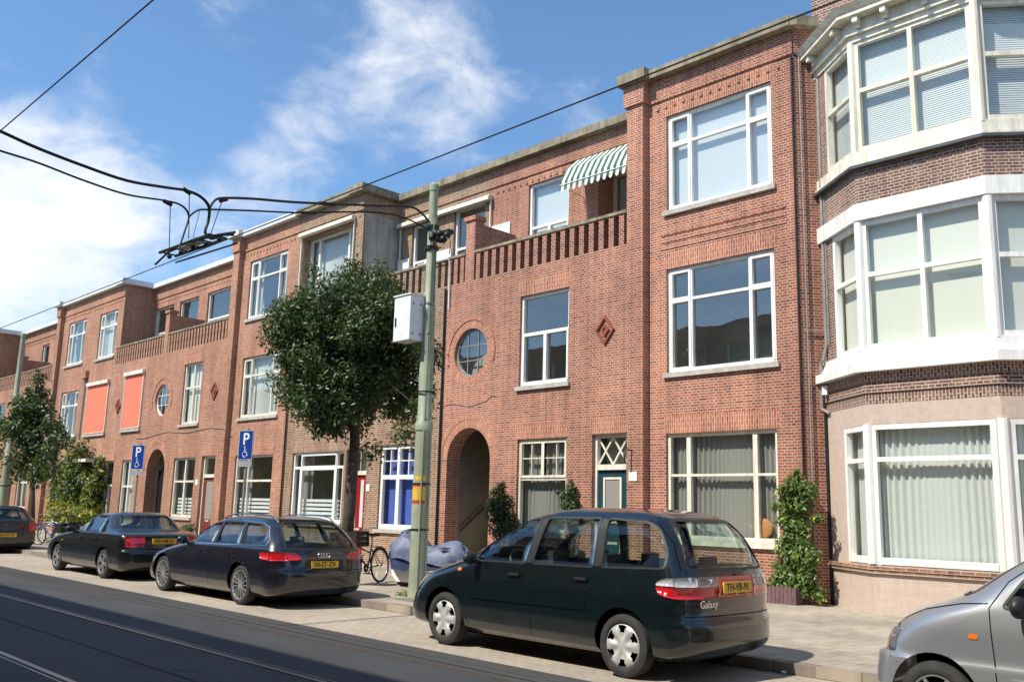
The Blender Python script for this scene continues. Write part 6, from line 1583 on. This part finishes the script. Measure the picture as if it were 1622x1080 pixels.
# ------------------------------------------------------------------ bicycles
M['bikeblack'] = plain('bicycle_black', (.015, .015, .016), .35, coat=.5); M['bikewhite'] = plain('bicycle_white', (.6, .6, .6), .35); M['saddle'] = plain('saddle', (.02, .018, .016), .6); M['bikeblue'] = plain('bicycle_violet', (.08, .06, .20), .35)
def bicycle(loc, rz, label, frame='bikeblack', crate=False, lean=0.0):
    t = empty('bicycle', loc, rz); t.rotation_euler = (lean, 0, rz); tag(t, label, 'bicycle', 'bicycles on the pavement')
    r = .34; wb = 1.06
    for nm, x in (('wheel', 0), ('wheel', wb)):
        b = MB(); b.tube([(x+r*math.cos(a), 0, r+r*math.sin(a)) for a in [2*math.pi*k/36 for k in range(37)]], .02, 8, cap=False); w_ = b.build(nm, M['tyre'], t, smooth='all')
        b = MB(); b.tube([(x+(r-.03)*math.cos(a), 0, r+(r-.03)*math.sin(a)) for a in [2*math.pi*k/36 for k in range(37)]], .009, 6, cap=False)
        for k in range(18):
            a = 2*math.pi*k/18; b.tube([(x, .02*(-1)**k, r), (x+(r-.03)*math.cos(a), 0, r+(r-.03)*math.sin(a))], .0018, 3, cap=False)
        b.tube([(x, -.05, r), (x, .05, r)], .022, 8); b.build('rim', M['alloy'], w_, smooth='all')
        b = MB(); n = 12; a0, a1 = (R(10), R(165)) if x == 0 else (R(20), R(170))
        b.tube([(x+(r+.035)*math.cos(a0+(a1-a0)*k/n), 0, r+(r+.035)*math.sin(a0+(a1-a0)*k/n)) for k in range(n+1)], .014, 5); b.build('mudguard', M[frame], t, smooth='all')
    bbp = (.46, 0, .30); st = (.30, 0, .78); hd = (.90, 0, .86); hb = (.94, 0, .66)
    b = MB()
    for a, c, rr in ((bbp, st, .016), (bbp, hb, .019), ((.36, 0, .60), (.92, 0, .76), .016), (hd, hb, .02), (hb, (.99, .0, .60), .014)): b.tube([a, c], rr, 8)
    for s_ in (-.05, .05):
        b.tube([bbp, (0, s_, r)], .010, 6); b.tube([(.33, 0, .70), (0, s_, r)], .009, 6); b.tube([hb, (.98, s_, .58), (wb, s_, r)], .012, 6)
    b.tube([(-.12, -.0, .72), (.28, 0, .72)], .008, 5); b.tube([(-.08, .06, .70), (.0, .06, r)], .006, 5)
    b.build('frame', M[frame], t, smooth=True)
    b = MB(); b.tube([st, (.285, 0, .93)], .013, 8); b.prism([(.12, -.09, .93), (.12, .09, .93), (.30, .05, .94), (.42, .018, .95), (.42, -.018, .95), (.30, -.05, .94)], (0, 0, .05)); b.build('saddle', M['saddle'], t)
    b = MB(); b.tube([hd, (.88, 0, 1.02)], .013, 8); b.tube([(.70, -.30, 1.10), (.80, -.27, 1.09), (.92, -.12, 1.04), (.90, 0, 1.02), (.92, .12, 1.04), (.80, .27, 1.09), (.70, .30, 1.10)], .012, 8); b.build('handlebar', M['chrome'], t, smooth=True)
    b = MB()
    for s_ in (-1, 1): b.tube([(.60, s_*.305, 1.095), (.72, s_*.30, 1.10)], .02, 8)
    b.build('grip', M['signwhite'] if crate else M['saddle'], t, smooth=True)
    b = MB(); b.lathe([(.09, -.05), (.09, -.045), (.02, -.045)], bbp, (0, 1, 0), 20)
    for s_ in (-1, 1): b.bar((.46, s_*.07, .30), (.46+s_*.12, s_*.08, .30-s_*.11), .02, .012); b.box(.42+s_*.12, .52+s_*.12, min(s_*.08, s_*.17), max(s_*.08, s_*.17), .18-s_*.0+(-.0), .20)
    b.build('crank', M['steel_dark'], t)
    if crate:
        b = MB(); x0_, x1_, z0_, z1_ = .92, 1.36, .74, 1.04; w2 = .30
        for (xx, e) in ((x0_, 0), (x1_, 0)):
            for k in range(3): b.box(xx-.008, xx+.008, -w2, w2, z0_+.012+k*.098, z0_+.104+k*.098)
        for s_ in (-1, 1):
            for k in range(3): b.box(x0_, x1_, s_*w2-.008, s_*w2+.008, z0_+.012+k*.098, z0_+.104+k*.098)
        for xx in (x0_+.01, x1_-.01):
            for s_ in (-1, 1): b.box(xx-.02, xx+.02, s_*w2-.02, s_*w2+.02, z0_, z1_)
        b.box(x0_, x1_, -w2, w2, z0_, z0_+.015); b.build('front_crate', M['saddle'], t)
        b = MB(); b.tube([(.95, -.05, .8), (wb, -.06, r)], .008, 5); b.tube([(.95, .05, .8), (wb, .06, r)], .008, 5); b.build('carrier', M['steel_dark'], t)
    else:
        b = MB(); b.box(-.22, .12, -.07, .07, .74, .75); b.box(-.2, .1, -.17, -.08, .45, .74); b.box(-.2, .1, .08, .17, .45, .74); b.build('pannier', M['saddle'], t)
    return t
bp_ = atG(584, 925, .12); bicycle((-16.15, 12.0, .12), R(-68), 'black bicycle with a black front crate, behind the tail of the estate car', crate=True, lean=R(4))
lb1, lb2 = atG(42, 864, .12), atG(72, 866, .12)
bicycle((-33.0, 11.3, .12), R(200), 'bicycle with panniers near the yellow shrub at the left', 'bikeblue', lean=R(-6))
bicycle((-34.6, 12.2, .12), R(215), 'second bicycle half hidden behind the one with panniers', 'bikewhite', lean=R(5))

# ------------------------------------------------------------------ motor scooter under a blue cover
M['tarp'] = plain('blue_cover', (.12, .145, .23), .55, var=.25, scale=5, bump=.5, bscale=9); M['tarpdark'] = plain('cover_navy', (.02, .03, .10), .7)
sc_ = empty('covered_scooter', (-15.30, 11.75, .12), R(8)); sc_.scale = (.92, .92, .95); tag(sc_, 'motor scooter under a crumpled blue cover, behind the green pole', 'motor scooter')
def coverloft(lower=False):
    prof = [(-.02, .62, .10), (.03, .84, .16), (.12, 1.02, .24), (.28, 1.16, .30), (.42, 1.22, .33), (.58, 1.12, .30), (.75, .92, .25), (.95, .84, .24), (1.15, .86, .26), (1.4, .93, .25), (1.65, .99, .23), (1.82, .96, .19), (1.96, .80, .13), (2.02, .62, .08), (2.05, .5, .05)]
    n = 26; rows = []; rnd = random.Random(8)
    for i, (x, h, w_) in enumerate(prof):
        rw = []
        zb = (.70-.03*i if i < 7 else .50)+.05*math.sin(i*1.7)
        if lower: zb, h, w_ = .36+.03*math.sin(i*2.3), h-.06, w_*.90
        for k in range(n+1):
            a = math.pi*k/n; y = -math.cos(a)*w_*(1+.35*(1-math.sin(a))); z = zb+(h-zb)*max(0.0, math.sin(a))**.55
            fo = .030*math.sin(5*a+i*1.3)+.026*math.sin(9*a-i*2.1)+rnd.uniform(-.018, .018); rw.append((x+fo, y+fo*1.5, z+fo*.8*math.sin(a)))
        rows.append(rw)
    b = MB()
    for i in range(len(rows)-1):
        for k in range(n): b.face([rows[i][k], rows[i+1][k], rows[i+1][k+1], rows[i][k+1]], uv=[(0, 0)]*4)
    b.face(rows[0][::-1], uv=[(0, 0)]*(n+1)); b.face(rows[-1], uv=[(0, 0)]*(n+1))
    return b
o = coverloft().build('cover', M['tarp'], sc_, merge=True); o.data.polygons.foreach_set('use_smooth', [True]*len(o.data.polygons))
md = o.modifiers.new('sub', 'SUBSURF'); md.levels = 1; md.render_levels = 1
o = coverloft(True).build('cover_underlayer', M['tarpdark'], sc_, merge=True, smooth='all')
for x in (.25, 1.70):
    b = MB(); b.lathe([(.15, -.05), (.235, -.055), (.25, -.03), (.25, .03), (.235, .055), (.15, .05)], (x, 0, .25), (0, 1, 0), 28); w_ = b.build('wheel', M['tyre'], sc_, smooth=True)
    b = MB(); b.lathe([(.01, -.04), (.15, -.04), (.15, .04), (.01, .04)], (x, 0, .25), (0, 1, 0), 20); b.build('rim', M['alloy'], w_)
b = MB(); b.prism([(.02, -.14, .22), (.20, -.17, .10), (.60, -.18, .10), (.72, -.19, .24), (.62, -.2, .44), (.1, -.16, .54), (-.04, -.12, .42)], (0, .30, 0)); b.prism([(.6, -.16, .2), (1.5, -.16, .2), (1.55, -.16, .34), (.62, -.16, .30)], (0, .32, 0)); b.build('white_fairing', M['signwhite'], sc_)
# wicker cushion in the window
t = empty('round_cushion', (-9.65, Y1+.2, 1.28)); tag(t, 'orange brown round cushion on the sill inside the big ground floor window', 'cushion')
M['wicker'] = plain('wicker', (.50, .22, .07), .8, var=.3, scale=40); b = MB(); b.ball((0, 0, .16), .22, 18, 10, (1, .22, .9)); b.build('round_cushion_body', M['wicker'], t, smooth='all')
# fallen bits on the road
M['litter'] = plain('litter', (.7, .68, .62), .8)
p = atG(1246, 1066); b = MB(); b.ball((p.x, p.y-.06, .02), .03, 8, 5, (1.2, .8, .6)); o = b.build('litter', M['litter'], smooth='all'); tag(o, 'small pale crumpled scrap lying in the gutter', 'litter')
